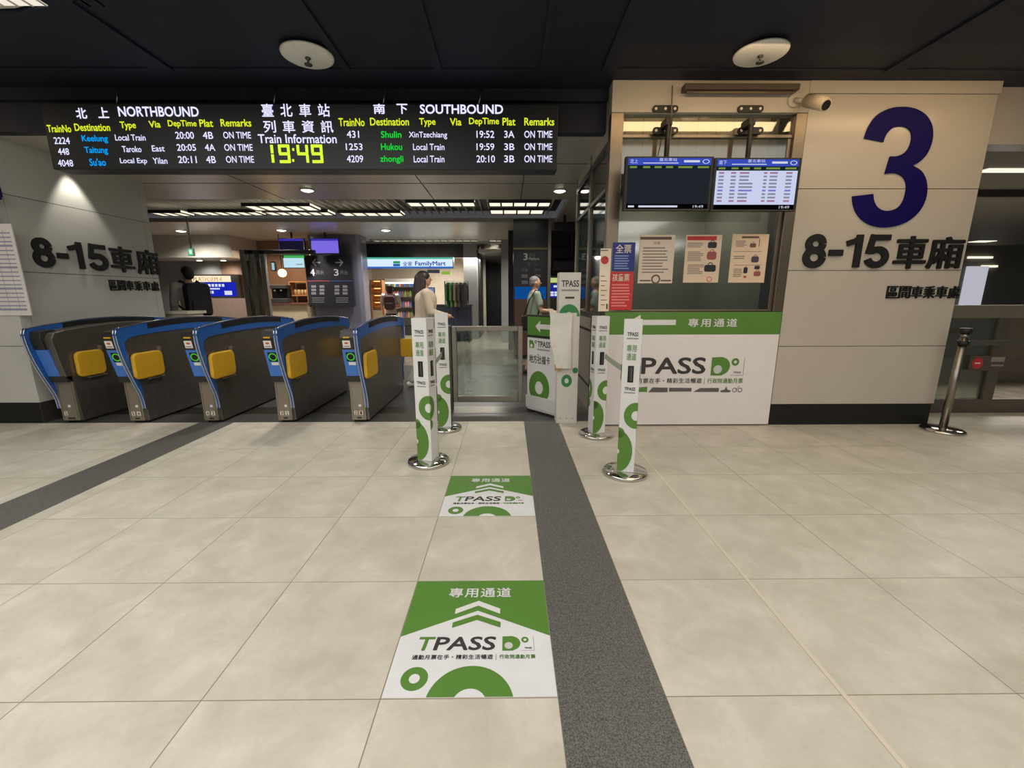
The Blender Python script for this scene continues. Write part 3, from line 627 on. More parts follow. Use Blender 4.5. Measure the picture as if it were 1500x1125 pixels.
b.bars(X0, Z0, X1, Z1, 6, (0, YQ-0.001, 0), UX, UZ, mat('pale_blue_print', (140, 156, 206), 0.6), 0.45, 4); b.build('printed_text', o)
o = poster('fare_sign', 893, 398, 927, 454, M_RED, 'red child-fare sign on the booth corner post, below the blue sign', 'fare signs', YQ)
b = MB(); RT(b, '孩童票', 897, 401, 922, 412, YQ-0.001, M_PAPER, 0.012); X0, X1, Z0, Z1 = rect(896, 415, 923, 450, YQ-0.001)
b.bars(X0, Z0, X1, Z1, 8, (0, YQ-0.001, 0), UX, UZ, mat('pale_red_print', (232, 140, 132), 0.6), 0.42, 5); b.build('printed_text', o)
o = poster('height_chart', 878, 364, 893.5, 456, mat('chart_cream', (238, 222, 200), 0.6), 'narrow cream height measuring chart beside the blue and red fare signs', None, YQ)
b = MB()
for k in range(7): RQ(b, 880, 404+k*7, 886+(k % 2)*3, 405+k*7, YQ-0.001, M_BROWN)
X0, X1, Z0, Z1 = rect(880, 370, 892, 392, YQ-0.001)
b.ring((X0+X1)/2, (Z0+Z1)/2, (X1-X0)*0.48, 0, (0, YQ-0.001, 0), UX, UZ, M_RED, None, 24)
RQ(b, 880, 366, 891, 367.5, YQ-0.001, M_BROWN); RQ(b, 888, 445, 890, 453, YQ-0.001, M_INK); b.build('printed_marks', o)
# ---------------------------------------------------------------- ceiling-hung departure monitors of the booth
def monitor(x0, y0, x1, y1, Y, label, on, polex, pbx):
    X0, X1, Z0, Z1 = rect(x0, y0, x1, y1, Y); cx = (X0+X1)/2
    o = thing('monitor', label, 'monitor', (cx, Y+0.05, Z0), 0, 'monitors above the booth window')
    b = MB(); b.box(X0, X1, Y, Y+0.05, Z0, Z1, M_BLACK); b.box(X0, X1, Y-0.002, Y+0.01, Z0, Z0+0.006, M_DSTEEL); b.build('housing', o, 0.004)
    w, h = X1-X0, Z1-Z0; org = (X0, Y-0.001, Z0); U, V = (w, 0, 0), (0, 0, h); org2 = (X0, Y-0.002, Z0); org3 = (X0, Y-0.003, Z0)
    s = MB(); s.quad(0.03, 0.84, 0.97, 0.97, org, U, V, emit('screen_header', (62, 84, 200), 0.8)); s.quad(0.03, 0.76, 0.97, 0.84, org, U, V, emit('screen_heads', (22, 44, 50), 0.7))
    s.quad(0.03, 0.12, 0.97, 0.76, org, U, V, emit('screen_bright', (205, 212, 240), 0.95) if on else emit('screen_dim', (44, 48, 56), 0.6)); s.quad(0.03, 0.03, 0.97, 0.12, org, U, V, emit('screen_foot', (8, 8, 10), 0.5)); s.build('screen', o)
    t = MB(); e = emit('screen_text', (225, 230, 250), 0.8); ey = emit('screen_text_yellow', (150, 176, 80), 0.6)
    t.text('南下' if on else '北上', 0.05, 0.87, 0.14, 0.95, org2, U, V, e); t.text('臺北車站', 0.38, 0.91, 0.58, 0.97, org2, U, V, e); t.quad(0.2, 0.87, 0.6, 0.885, org2, U, V, e); t.quad(0.66, 0.89, 0.84, 0.93, org2, U, V, e)
    t.ring(0.91, 0.905, 0.04, 0.03, org2, U, V, e)
    for a, c_ in ((0.05, 0.13), (0.2, 0.28), (0.33, 0.41), (0.46, 0.54), (0.6, 0.76), (0.82, 0.95)): t.quad(a, 0.785, c_, 0.82, org2, U, V, ey)
    t.text('19:49', 0.8, 0.045, 0.92, 0.095, org2, U, V, e)
    if not on: t.quad(0.05, 0.055, 0.12, 0.09, org2, U, V, e); t.quad(0.17, 0.055, 0.62, 0.09, org2, U, V, e)
    t.build('screen_header_text', o)
    if on:
        r = MB(); ink = [emit('row_a', (150, 150, 176), 0.8), emit('row_b', (176, 130, 160), 0.8), emit('row_c', (140, 130, 220), 0.8)]
        for i in range(9):
            y = 0.70-i*0.066; m = ink[1] if i in (0, 8) else ink[2] if i == 5 else ink[0]
            for a, c_ in ((0.06, 0.12), (0.2, 0.26), (0.3, 0.41+0.05*(i in (3, 4, 5))), (0.58, 0.62), (0.65, 0.74), (0.84, 0.91)): r.quad(a, y, c_, y+0.034, org2, U, V, m)
        r.build('timetable_rows', o)
    px_ = at(polex, 200, Y+0.1).x; pz = at(polex, 175, YW-0.05).z
    p = MB(); p.tube([(px_, Y+0.12, Z1-0.14), (px_, Y+0.12, at(polex, 165, Y).z)], 0.022, M_BLACK); p.box(px_-0.05, px_+0.05, Y+0.05, Y+0.14, Z0+0.2, Z1-0.06, M_BLACK)
    p.box(px_-0.03, px_+0.03, Y+0.1, YW-0.01, at(polex, 170, Y).z-0.03, at(polex, 170, Y).z+0.03, M_BLACK); p.build('bracket_arm', o, 0.004)
    for yy in (159, 191):
        z = at(pbx, yy, YW-0.03).z; xx = at(pbx, yy, YW-0.03).x; q = MB(); q.py(rrect(xx-0.115, z-0.028, xx+0.115, z+0.028, 0.025), YW-0.03, YW-0.012, M_BLACK)
        for d in (-0.085, 0, 0.085): q.ring(xx+d, z, 0.012, 0, (0, YW-0.031, 0), UX, UZ, M_PAPER, None, 12)
        q.build('wall_plate', o)
    return o
YM = 3.98
m1 = monitor(915, 229, 1043, 308, YM, 'dim departure monitor above the booth window, nearer the gates', False, 979, 975)
m2 = monitor(1044, 231, 1170, 309, YM, 'bright white departure monitor next to the numbered wall', True, 1100, 1100)
b = MB(); b.tube([at(985, 125, YW-0.06), at(984, 155, YW-0.06), at(983, 190, YW-0.08), at(980, 215, YM+0.14), at(979, 232, YM+0.1)], 0.006, mat('cable_grey', (120, 110, 100), 0.6), 6)
tag(b.build('cable'), 'thin grey cable running down to the dim booth monitor', 'cable')
# CCTV camera
o = thing('security_camera', 'beige bullet security camera at the top of the beige wall', 'camera', at(1178, 147, YW))
p0, p1 = at(1176, 147, YW-0.05), at(1210, 154, YW-0.30); ax = (p1-p0).normalized()
b = MB(); b.tube([p0+ax*0.05, p1], 0.048, mat('camera_beige', (196, 180, 158), 0.4), 18); b.tube([p0+ax*0.02, p0+ax*0.05], [0.03, 0.048], mat('camera_beige', (196, 180, 158), 0.4), 18); b.build('body', o)
b = MB(); b.tube([p1-ax*0.01, p1+ax*0.006], 0.037, M_BLACK, 18); b.tube([p1, p1+ax*0.006], 0.018, M_DARK, 12); b.build('lens', o)
b = MB(); b.tube([p0+ax*0.06+Vector((0, 0, 0.014)), p1+Vector((0, 0, 0.012))-ax*0.02], 0.046, mat('camera_beige', (196, 180, 158), 0.4), 12); b.build('sun_hood', o)
b = MB(); b.tube([(p0.x-0.06, YW-0.002, p0.z+0.01), (p0.x-0.06, YW-0.03, p0.z+0.01)], 0.055, M_WALLR, 18); b.tube([(p0.x-0.06, YW-0.03, p0.z+0.01), p0+ax*0.05], 0.022, M_WALLR, 10); b.build('mount', o)
# fluorescent fixture along the booth top
X0, X1, Z0, Z1 = rect(1002, 127, 1170, 134, YW-0.08)
b = MB(); b.box(X0, X1, YW-0.1, YW-0.012, Z0+0.01, Z1+0.02, mat('fixture_grey', (74, 64, 54), 0.5)); o = b.build('strip_light', bevel=0.005); tag(o, 'long slim strip light fixture at the top of the booth', 'light')
b = MB(); b.tube([(X0+0.03, YW-0.06, Z0), (X1-0.03, YW-0.06, Z0)], 0.013, mat('tube_off', (110, 98, 84), 0.3), 10); b.build('tube', o)
# ceiling discs with sprinkler heads
for (x, y), lb in (((450, 75), 'pale round sprinkler disc on the dark ceiling above the train board'), ((1115, 72), 'pale round sprinkler disc on the dark ceiling above the booth')):
    p = fl(x, y, ZC); o = thing('sprinkler', lb, 'sprinkler', (p.x, p.y, ZC), 0, 'sprinkler discs on the dark ceiling')
    b = MB(); b.lathe([(0.0, -0.045), (0.175, -0.045), (0.192, -0.036), (0.196, -0.024), (0.03, -0.02), (0.03, 0.0)], mat('disc_white', (228, 226, 218), 0.45), (p.x, p.y, ZC), 40); b.build('disc', o)
    b = MB(); b.lathe([(0.0, -0.1), (0.028, -0.098), (0.03, -0.09), (0.008, -0.088), (0.008, -0.06), (0.02, -0.055), (0.02, -0.044)], M_DSTEEL, (p.x, p.y, ZC), 14); b.build('nozzle', o)

# ---------------------------------------------------------------- LED departure board
YL = 4.24
xl, xr = at(69, 205, YL).x, at(817, 200, YL).x; zb, zt = at(440, 248.5, YL).z, at(440, 152, YL).z
o = thing('departure_board', 'long black LED train departure board hung above the ticket gates', 'departure board', ((xl+xr)/2, YL+0.1, zb))
b = MB(); b.box(xl, xr, YL, YL+0.18, zb, zt, mat('board_black', (23, 24, 27), 0.45)); b.build('housing', o, 0.006)
def led(name, items, m, bold=0.0):
    for s, x0, y0, x1, y1 in items: b = MB(); RT(b, s, x0, y0, x1, y1, YL-0.003, m, bold); b.build(name, o)
led('heading_text', [('北', 111, 158, 127, 174), ('上', 143, 157, 159, 173), ('NORTHBOUND', 173, 156, 291, 171), ('南', 547, 152, 564, 167), ('下', 581, 152, 597, 167), ('SOUTHBOUND', 615, 153, 737, 167)], L_WHITE, 0.034)
led('column_title', [(s, x0, y0, x1, y1) for s, x0, x1, y0, y1 in (('TrainNo', 69, 104, 183, 194), ('Destination', 109, 161, 181, 192), ('Type', 176, 199, 178, 191), ('Via', 218, 235, 177, 187), ('DepTime', 246, 288, 176, 188), ('Plat', 292, 312, 175, 186), ('Remarks', 323, 368, 174.5, 185.5),
    ('TrainNo', 496, 534, 173, 185), ('Destination', 542, 599, 172.5, 184), ('Type', 614, 638, 173, 186), ('Via', 659, 676, 173, 184), ('DepTime', 687, 731, 172.5, 185), ('Plat', 736, 755, 172.5, 184), ('Remarks', 768, 812, 172.5, 184))], L_YEL, 0.028)
led('destination_text', [('Keelung', 120, 198, 158, 210), ('Taitung', 124, 215, 158, 227), ("Su'ao", 131, 232, 155, 243)], L_BLUE, 0.024)
led('destination_text', [('Shulin', 558, 192, 588, 202), ('Hukou', 558, 210, 589, 220), ('zhongli', 557, 228, 591, 240)], L_GREEN, 0.024)
led('train_text', [('2224', 79, 201, 102, 211), ('448', 85, 217, 101, 227), ('4048', 85, 234, 107, 244), ('Local Train', 168.5, 197, 213, 206), ('Taroko', 179, 214, 207, 223), ('Local Exp', 176, 231.5, 215.5, 241.5), ('East', 222.5, 213, 241, 222), ('Yilan', 224, 231, 245, 240),
    ('20:00', 257, 193, 284, 203.5), ('20:05', 259, 211, 287, 221), ('20:11', 261, 228.5, 288, 239), ('4B', 297, 193, 312, 203.5), ('4A', 300, 211, 315, 221), ('4B', 302, 228.5, 316, 239), ('ON TIME', 327, 193, 367.5, 203), ('ON TIME', 328.5, 211, 370, 221), ('ON TIME', 331, 228.5, 372, 238.5)], L_WHITE, 0.015)
led('train_text', [('431', 508, 191.5, 526, 202), ('1253', 506.5, 210, 531, 220), ('4209', 508, 227.5, 532, 238), ('XinTzechiang', 599, 193, 655, 204), ('Local Train', 605, 210.5, 651, 220), ('Local Train', 606, 228, 651, 238),
    ('19:52', 698, 191.5, 724, 202), ('19:59', 698, 210, 724, 220), ('20:10', 698, 227.5, 725, 238), ('3A', 738.5, 191.5, 753.5, 202), ('3B', 738.5, 210, 753.5, 220), ('3B', 738.5, 227.5, 753.5, 238), ('ON TIME', 768, 191.5, 809, 202), ('ON TIME', 768, 210, 809, 220), ('ON TIME', 768, 227.5, 809, 238)], L_WHITE, 0.015)
led('station_title', [(ch, 383+i*27.5, 152, 400.5+i*27.5, 171) for i, ch in enumerate('臺北車站')]+[(ch, 386+i*28, 176.5, 404+i*28, 194.5) for i, ch in enumerate('列車資訊')]+[('Train Information', 378, 196.5, 493, 210)], L_WHITE, 0.02)
b = MB()
def seg7(d, x0, y0, x1, y1):
    X0, X1, Z0, Z1 = rect(x0, y0, x1, y1, YL-0.003); t = 0.026; zm = (Z0+Z1)/2; O = (0, YL-0.003, 0); g = 0.004
    sg = {'0': 'abcdef', '1': 'bc', '4': 'bcfg', '9': 'abcdfg'}[d]
    for k in sg:
        q = {'a': (X0+g, Z1-t, X1-g, Z1), 'g': (X0+g, zm-t/2, X1-g, zm+t/2), 'd': (X0+g, Z0, X1-g, Z0+t), 'f': (X0, zm+g, X0+t, Z1-g), 'b': (X1-t, zm+g, X1, Z1-g), 'e': (X0, Z0+g, X0+t, zm-g), 'c': (X1-t, Z0+g, X1, zm-g)}[k]
        b.quad(*q, O, UX, UZ, L_LIME)
for d, x in (('1', 384), ('9', 408), ('4', 435), ('9', 456)): seg7(d, x, 211.5, x+17, 239)
for y in (217, 233): RQ(b, 428, y, 431, y+4, YL-0.003, L_LIME)
b.build('clock_digits', o)
b = MB()
for x in (170, 400, 560, 700): p = at(x, 150, YL+0.09); b.tube([(p.x, YL+0.09, zt-0.005), (p.x+0.04, YL+0.09, ZC)], 0.008, M_STEEL, 8)
b.build('hanging_rods', o)
# ================================================================== TICKET GATES
GY = 4.375
def curve(pts, n=6):
    out = []
    P = [pts[0]]+list(pts)+[pts[-1]]
    for i in range(1, len(P)-2):
        for k in range(n):
            t = k/n; a, b_, c, d = P[i-1], P[i], P[i+1], P[i+2]
            out.append(tuple(0.5*((2*b_[j])+(c[j]-a[j])*t+(2*a[j]-5*b_[j]+4*c[j]-d[j])*t*t+(3*b_[j]-a[j]-3*c[j]+d[j])*t**3) for j in (0, 1)))
    out.append(tuple(pts[-1])); return out
FRONT = curve([(0.0, 0.16), (-0.015, 0.30), (-0.075, 0.47), (-0.125, 0.62), (-0.165, 0.78), (-0.183, 0.92), (-0.178, 0.985), (-0.145, 1.018)])
TOP = curve([(-0.145, 1.018), (0.05, 1.044), (0.42, 1.076), (0.79, 1.086), (1.16, 1.076), (1.53, 1.044), (1.725, 1.018)])
mirror = lambda pts: [(1.58-y, z) for y, z in pts][::-1]
OUT = FRONT+TOP[1:]+mirror(FRONT)[1:]
_half = curve([(0.79, 0.95), (0.42, 0.945), (0.05, 0.928), (-0.06, 0.905), (-0.105, 0.86), (-0.09, 0.74), (-0.03, 0.52), (0.0, 0.38), (0.012, 0.16)])
INNER = mirror(_half)+_half[1:]
def arc_at(y, off=0.0):
    for a, c in zip(TOP, TOP[1:]):
        if a[0] <= y <= c[0]: return a[1]+(c[1]-a[1])*(y-a[0])/(c[0]-a[0])+off
    return TOP[-1][1]+off
M_HOOD = mat('gate_hood', (40, 39, 38), 0.35)
M_STICK = mat('gate_sticker', (232, 228, 222), 0.5)
M_ORANGE = mat('sticker_orange', (206, 96, 60), 0.5)
E_RING = emit('reader_ring', (80, 214, 60), 0.75)
def make_gate(loc, label, numbers, wall_side=False):
    t = thing('ticket_gate', label, 'ticket gate', loc, 0, None)
    W0, W1 = (-0.185, -0.03)
    px0, px1 = (-0.03, 0.0) if not wall_side else (-0.215, -0.185)
    bx0, bx1 = (-0.185, -0.03) if not wall_side else (-0.185, 0.0)
    b = MB(); b.px([(0.03, 0.02), (0.005, 0.45), (-0.05, 0.50), (-0.09, 0.72), (-0.115, 0.9), (-0.08, 0.965), (0.05, 0.99), (0.45, 1.02), (0.79, 1.03), (1.16, 1.02), (1.53, 0.99), (1.66, 0.965), (1.69, 0.9), (1.66, 0.72), (1.63, 0.5), (1.575, 0.45), (1.55, 0.02)], bx0+0.002, bx1+(0 if wall_side else 0.024), M_GATE)
    b.px([(0.035, 0.02), (0.035, 0.0), (1.545, 0.0), (1.545, 0.02)], bx0+0.01, bx1, M_BLACK)
    b.build('housing', t, 0.006, True)
    b = MB(); b.px(OUT+INNER, px0, px1, M_BLUE); b.build('arch_trim', t, 0, True)
    b = MB(); xm = px1-0.004 if not wall_side else px0+0.004
    b.tube([(px0+0.001, y, z) for y, z in FRONT], 0.006, M_CHROME, 8); b.tube([(px1-0.001, y, z) for y, z in OUT], 0.006, M_CHROME, 8); b.build('chrome_edge', t, 0, True)
    ys = [-0.0+0.1*k for k in range(2, 15)]
    b = MB(); b.px([(y, arc_at(y, -0.010)) for y in ys]+[(y, arc_at(y, -0.068)) for y in ys[::-1]], px0-0.002, px1+0.003, M_BLACK); b.build('display_strip', t, 0, True)
    # front face
    b = MB(); b.px([(-0.128, 0.80), (-0.15, 0.92), (-0.13, 0.985), (-0.02, 1.0), (0.06, 0.97), (0.06, 0.80)], bx0, bx1 if not wall_side else -0.075, M_HOOD); b.build('front_hood', t, 0.006, True)
    rp = [(-0.055, 0.515), (-0.125, 0.80), (-0.03, 0.80), (0.01, 0.515)]
    b = MB(); b.px(rp, bx0+0.004, (bx1 if not wall_side else -0.06), M_BLUE2); b.build('reader_panel', t, 0.004, True)
    b = MB(); b.px([(-0.045, 0.452), (-0.062, 0.515), (0.01, 0.515), (0.01, 0.452)], bx0+0.006, bx1, M_HOOD); b.build('front_lip', t, 0.004, True)
    b = MB(); b.box(bx0+0.004, bx1-0.002, -0.004, 0.03, 0.03, 0.45, M_GATEF); b.box(bx0+0.02, bx0+0.022, -0.006, 0, 0.05, 0.44, M_DARK); b.box(bx1-0.02, bx1-0.018, -0.006, 0, 0.05, 0.44, M_DARK)
    b.box(bx0+0.06, bx1-0.05, -0.008, 0, 0.045, 0.062, M_DARK); b.build('base_panel', t, 0.002, True)
    b = MB(); b.box(bx0+0.085, bx0+0.11, -0.0065, -0.003, 0.175, 0.2, M_WHITE)
    b.quad(bx0+0.03, 0.085, bx0+0.065, 0.13, (0, -0.006, 0), UX, UZ, M_PAPER); b.text(numbers[0], bx0+0.038, 0.09, bx0+0.058, 0.125, (0, -0.0068, 0), UX, UZ, M_INK, 0.02)
    if len(numbers) > 1: b.quad(bx0+0.085, 0.085, bx0+0.125, 0.13, (0, -0.006, 0), UX, UZ, M_PAPER); b.text(numbers[1], bx0+0.095, 0.09, bx0+0.115, 0.125, (0, -0.0068, 0), UX, UZ, M_INK, 0.02)
    b.build('number_plate', t, 0, True)
    if not wall_side:
        # sloping face: from (y,z)=(-0.055,0.515) up to (-0.125,0.80); hood above
        dirv = Vector((0, -0.07, 0.285)).normalized(); org = Vector((0, -0.055, 0.515))+Vector((0, -0.002, 0))
        b = MB(); b.quad(bx0+0.035, 0.165, bx0+0.125, 0.265, org, UX, dirv, M_BLACK); b.build('reader_window', t, 0, True)
        b = MB(); b.ring(bx0+0.08, 0.215, 0.041, 0.031, org+Vector((0, -0.0015, 0)), UX, dirv, E_RING, None, 28); b.build('reader_light', t, 0, True)
        b = MB(); b.quad(bx0+0.05, 0.125, bx0+0.122, 0.158, org, UX, dirv, M_STICK); b.build('reader_label', t, 0, True)
        d2 = Vector((0, -0.022, 0.12)).normalized(); org2 = Vector((0, -0.131, 0.80))
        b = MB(); b.quad(bx0+0.022, 0.02, bx0+0.098, 0.095, org2, UX, d2, M_STICK); b.ring(bx0+0.06, 0.068, 0.02, 0, org2+Vector((0, -0.0012, 0)), UX, d2, M_ORANGE, None, 16, 0.55); b.quad(bx0+0.03, 0.03, bx0+0.09, 0.04, org2+Vector((0, -0.0012, 0)), UX, d2, M_GREY); b.build('card_sticker', t, 0, True)
        b = MB(); b.box(bx0+0.035, bx0+0.1, -0.162, -0.14, 0.918, 0.932, M_YELLOW); b.build('ticket_slot', t, 0.002, True)
        b = MB(); b.tube([(px0-0.003, -0.178, 0.93), (px0-0.003, -0.162, 0.80)], 0.005, mat('status_yellow', (214, 206, 70), 0.4), 6); b.build('status_strip', t, 0, True)
    # front flap folded against the side, rear flap closed across the lane
    fl_ = MB(); fl_.px(rrect(-0.085 if not wall_side else 0.05, 0.485, 0.285 if not wall_side else 0.36, 0.755, 0.055), 0.004, 0.045, M_YELLOW)
    f = fl_.build('barrier_flap', t, 0.012, True)
    br = MB(); y1 = 0.285 if not wall_side else 0.36
    br.box(0.0, 0.03, y1-0.02, y1+0.008, 0.745, 0.79, M_GATEF); br.box(0.0, 0.03, y1-0.2, y1+0.008, 0.462, 0.478, M_GATEF); br.build('flap_bracket', t, 0.002, True)
    r = MB(); r.py(rrect(0.0, 0.50, 0.30, 0.755, 0.03), 1.45, 1.485, M_YELLOW); r.build('barrier_flap', t, 0.01, True)
    return t
for k, (nums, lb) in enumerate(((('2', '1'), 'blue and grey ticket gate numbered 2 1, nearest the white stanchions'), (('3', '2'), 'blue and grey ticket gate numbered 3 2, second from the white stanchions'),
        (('4', '3'), 'blue and grey ticket gate numbered 4 3, in the middle of the row'), (('5', '4'), 'blue and grey ticket gate numbered 5 4, beside the gate at the wall'))):
    g = make_gate((-1.495-0.785*k, GY, 0), lb, nums); g['group'] = 'ticket gates'
g = make_gate((-4.58, GY+0.02, 0), 'wall-side ticket gate without a card reader, against the grey wall', ('5',), True); g['group'] = 'ticket gates'

# ================================================================== STANCHIONS with printed sleeves
def printed_face(mb, O, U, w, H, full=True, ring_shift=0.0, big=True):
    """artwork on one face; O = lower left corner, U = unit vector along the face, w = face width"""
    O = Vector(O); U = Vector(U); n = U.cross(Vector(UZ)); e1, e2 = O+n*0.0012, O+n*0.002
    clip = (0, 0.04, w, H); s = w/0.125
    mb.text('TPASS', 0.2*w, H-0.115, 0.8*w, H-0.087, e1, U, UZ, M_INK, 0.03); mb.quad(0.18*w, H-0.135, 0.82*w, H-0.127, e1, U, UZ, M_GREY)
    if full:
        mb.text('專用', 0.22*w, H-0.225, 0.75*w, H-0.175, e1, U, UZ, mat('soft_green_print', (120, 158, 106), 0.5), 0.02); mb.text('通道', 0.22*w, H-0.285, 0.75*w, H-0.235, e1, U, UZ, mat('soft_green_print', (120, 158, 106), 0.5), 0.02)
    mb.text('TPASS', 0.2*w, H-0.505, 0.8*w, H-0.48, e1, U, UZ, M_INK, 0.03); mb.quad(0.2*w, H-0.525, 0.8*w, H-0.517, e1, U, UZ, M_GREY)
    mb.ring(0.93*w+ring_shift, H-0.69, 0.085, 0.032, e1, U, UZ, M_GREEN, clip, 40, 1.15)
    mb.ring(0.02*w, H-0.825, 0.04, 0, e1, U, UZ, M_GREEN, clip, 24, 1.0)
    if big: mb.ring(0.0, 0.195, 0.105, 0.012, e1, U, UZ, M_GREEN, clip, 44, 1.55)
def stanchion(loc, rz, H, label, w=0.125):
    t = thing('sleeved_stanchion', label, 'stanchion', loc, rz, 'white printed stanchions')
    b = MB(); b.lathe([(0.16, 0.0), (0.168, 0.006), (0.168, 0.02), (0.160, 0.029), (0.06, 0.036), (0.0, 0.037)], M_CHROME, (0, 0, 0), 56); b.build('base', t, 0, True)
    h = w/2
    b = MB(); b.box(-h, h, -h, h, 0.036, H, M_WHITE); b.build('sleeve', t, 0.003, True)
    b = MB()
    for i, (O, U) in enumerate((((-h, -h, 0), (1, 0, 0)), ((h, -h, 0), (0, 1, 0)), ((h, h, 0), (-1, 0, 0)), ((-h, h, 0), (0, -1, 0)))):
        # rings run around the corner onto the next face
        if i % 2 == 0: printed_face(b, O, U, w, H, True)
        else: printed_face(b, O, U, w, H, True, -1.0*w+0.0, False)
    b.build('printed_artwork', t, 0, True)
    b = MB()
    for i in range(4):
        R = Matrix.Rotation(i*PI/2, 4, 'Z'); b.T = R
        b.box(-0.02, 0.02, -h-0.0035, -h+0.01, H-0.445, H-0.325, M_BLACK); b.box(-0.008, 0.0, -h-0.006, -h, H-0.435, H-0.335, M_DSTEEL); b.box(0.004, 0.008, -h-0.006, -h, H-0.435, H-0.335, M_STEEL)
    b.T = Matrix.Identity(4); b.build('belt_slot', t, 0.001, True)
    return t
HS = 1.165
p1 = fl(628, 677); p2 = fl(655, 628); p3 = fl(873, 637); p4 = fl(920, 693)
s1 = stanchion((p1.x, p1.y, 0.0), math.radians(-17), HS, 'front white printed stanchion on the left side of the lane')
s2 = stanchion((p2.x-0.02, p2.y, 0.0), math.radians(8), HS, 'rear white printed stanchion beside the glass gate')
s3 = stanchion((p3.x, p3.y, 0.0), math.radians(11), HS-0.02, 'rear white printed stanchion in front of the green banner')
p4.x -= 0.025
s4 = stanchion((p4.x, p4.y, 0.0), math.radians(-15), HS, 'front white printed stanchion on the right side of the lane')
M_BELT = mat('belt_grey_green', (176, 184, 168), 0.7)
def belt(parent, A, B):
    A, B = Vector(A), Vector(B); b = MB(); d = (B-A); n = 12; side = Vector((-d.y, d.x, 0)).normalized()*0.0012; vs = []
    for k in range(n+1):
        t_ = k/n; p = A+d*t_-Vector((0, 0, 0.006*4*t_*(1-t_)))
        for dz in (-0.024, 0.024):
            for sg in (-1, 1): vs.append(tuple(p+Vector((0, 0, dz))+side*sg))
    fs = []
    for k in range(n):
        o = k*4; q = o+4; fs += [(o, q, q+1, o+1), (o+2, o+3, q+3, q+2), (o, o+2, q+2, q), (o+1, q+1, q+3, o+3)]
    fs += [(0, 1, 3, 2), (n*4, n*4+2, n*4+3, n*4+1)]
    b.add(vs, fs, M_BELT); return b.build('belt', parent)
zb_ = HS-0.385
belt(s1, (p1.x+0.04, p1.y+0.055, zb_), (p2.x-0.015, p2.y-0.07, zb_)); belt(s4, (p4.x-0.01, p4.y+0.066, zb_), (p3.x+0.045, p3.y-0.055, zb_))

# ================================================================== GLASS SWING GATE
gx0, gx1, gy = -0.655, 0.165, 4.88
o = thing('glass_gate', 'low steel framed glass gate closing the lane behind the stanchions', 'gate', ((gx0+gx1)/2, gy, 0))
zt = 0.985; b = MB(); fw = 0.055
b.box(gx0, gx0+fw, gy, gy+0.05, 0.09, zt, M_STEEL); b.box(gx1-fw, gx1, gy, gy+0.05, 0.09, zt, M_STEEL); b.box(gx0+fw, gx1-fw, gy, gy+0.05, zt-fw, zt, M_STEEL); b.box(gx0+fw, gx1-fw, gy, gy+0.05, 0.09, 0.09+fw+0.02, M_STEEL); b.build('frame', o, 0.005)
b = MB(); b.box(gx0+fw, gx1-fw, gy+0.02, gy+0.03, 0.165, zt-fw, G_CLEAR); b.build('pane', o)
b = MB(); b.box(gx1-fw-0.075, gx1-fw, gy-0.01, gy+0.055, 0.165, 0.225, M_STEEL); b.build('lock_plate', o, 0.003)
b = MB(); b.box(gx0-0.085, gx0-0.005, gy-0.02, gy+0.07, 0, zt+0.01, M_DSTEEL); b.build('post', o, 0.006)
b = MB(); b.tube([(gx0-0.002, gy+0.025, z) for z in (0.2, 0.28)], 0.014, M_STEEL, 10); b.tube([(gx0-0.002, gy+0.025, z) for z in (0.8, 0.88)], 0.014, M_STEEL, 10); b.build('hinges', o)

# ================================================================== TPASS KIOSK: poster cabinet, steel drum behind, tall white column
A, B = fl(771, 601), fl(813, 613); U = Vector((B.x-A.x, B.y-A.y, 0)); Wd = U.length*1.06; U.normalize(); N = Vector((-U.y, U.x, 0)) if U.x < 0 else Vector((U.y*-1, U.x, 0))
N = Vector((-U.y, U.x, 0)) # points away from the viewer
Ht = 1.10
o = thing('poster_cabinet', 'narrow cabinet with a green arrow band and large green ring poster', 'cabinet', (A.x, A.y, 0))
def lb(mb, u0, u1, n0, n1, z0, z1, m):
    poly = [tuple((A+U*u+N*n).xy) for u, n in ((u0, n0), (u1, n0), (u1, n1), (u0, n1))]; mb.pz(poly, z0, z1, m)
b = MB(); lb(b, -0.01, Wd+0.01, 0.012, 0.05, 0, Ht+0.02, M_DARK); lb(b, 0.0, Wd-0.12, 0.05, 0.24, 0, Ht-0.01, M_DSTEEL); b.build('body', o, 0.004)
b = MB(); lb(b, 0.012, Wd, 0, 0.012, 0.03, Ht-0.235, M_WHITE); b.build('white_poster', o)
b = MB(); lb(b, 0.012, Wd, 0, 0.012, Ht-0.205, Ht, M_GREEN); b.build('green_band', o)
e1, e2 = A-N*0.002, A-N*0.003
b = MB(); zc = Ht-0.105; b.flat([(0.14, zc), (0.215, zc+0.065), (0.215, zc+0.026), (Wd-0.03, zc+0.026), (Wd-0.03, zc-0.026), (0.215, zc-0.026), (0.215, zc-0.065)], e1, U, UZ, M_WHITE); b.build('arrow', o)
b = MB(); b.ring(0.205, 0.305, 0.16, 0.062, e1, U, UZ, M_GREEN, (0.012, 0.03, Wd, 1), 44, 1.2)
b.flat([(0.045, 0.75), (0.12, 0.75), (0.125, 0.79), (0.10, 0.835), (0.045, 0.84)], e1, U, UZ, M_GREEN); b.ring(0.08, 0.775, 0.02, 0, e2, U, UZ, M_WHITE, None, 16); b.ring(0.147, 0.822, 0.018, 0.008, e1, U, UZ, M_GREEN, None, 20); b.build('green_artwork', o)
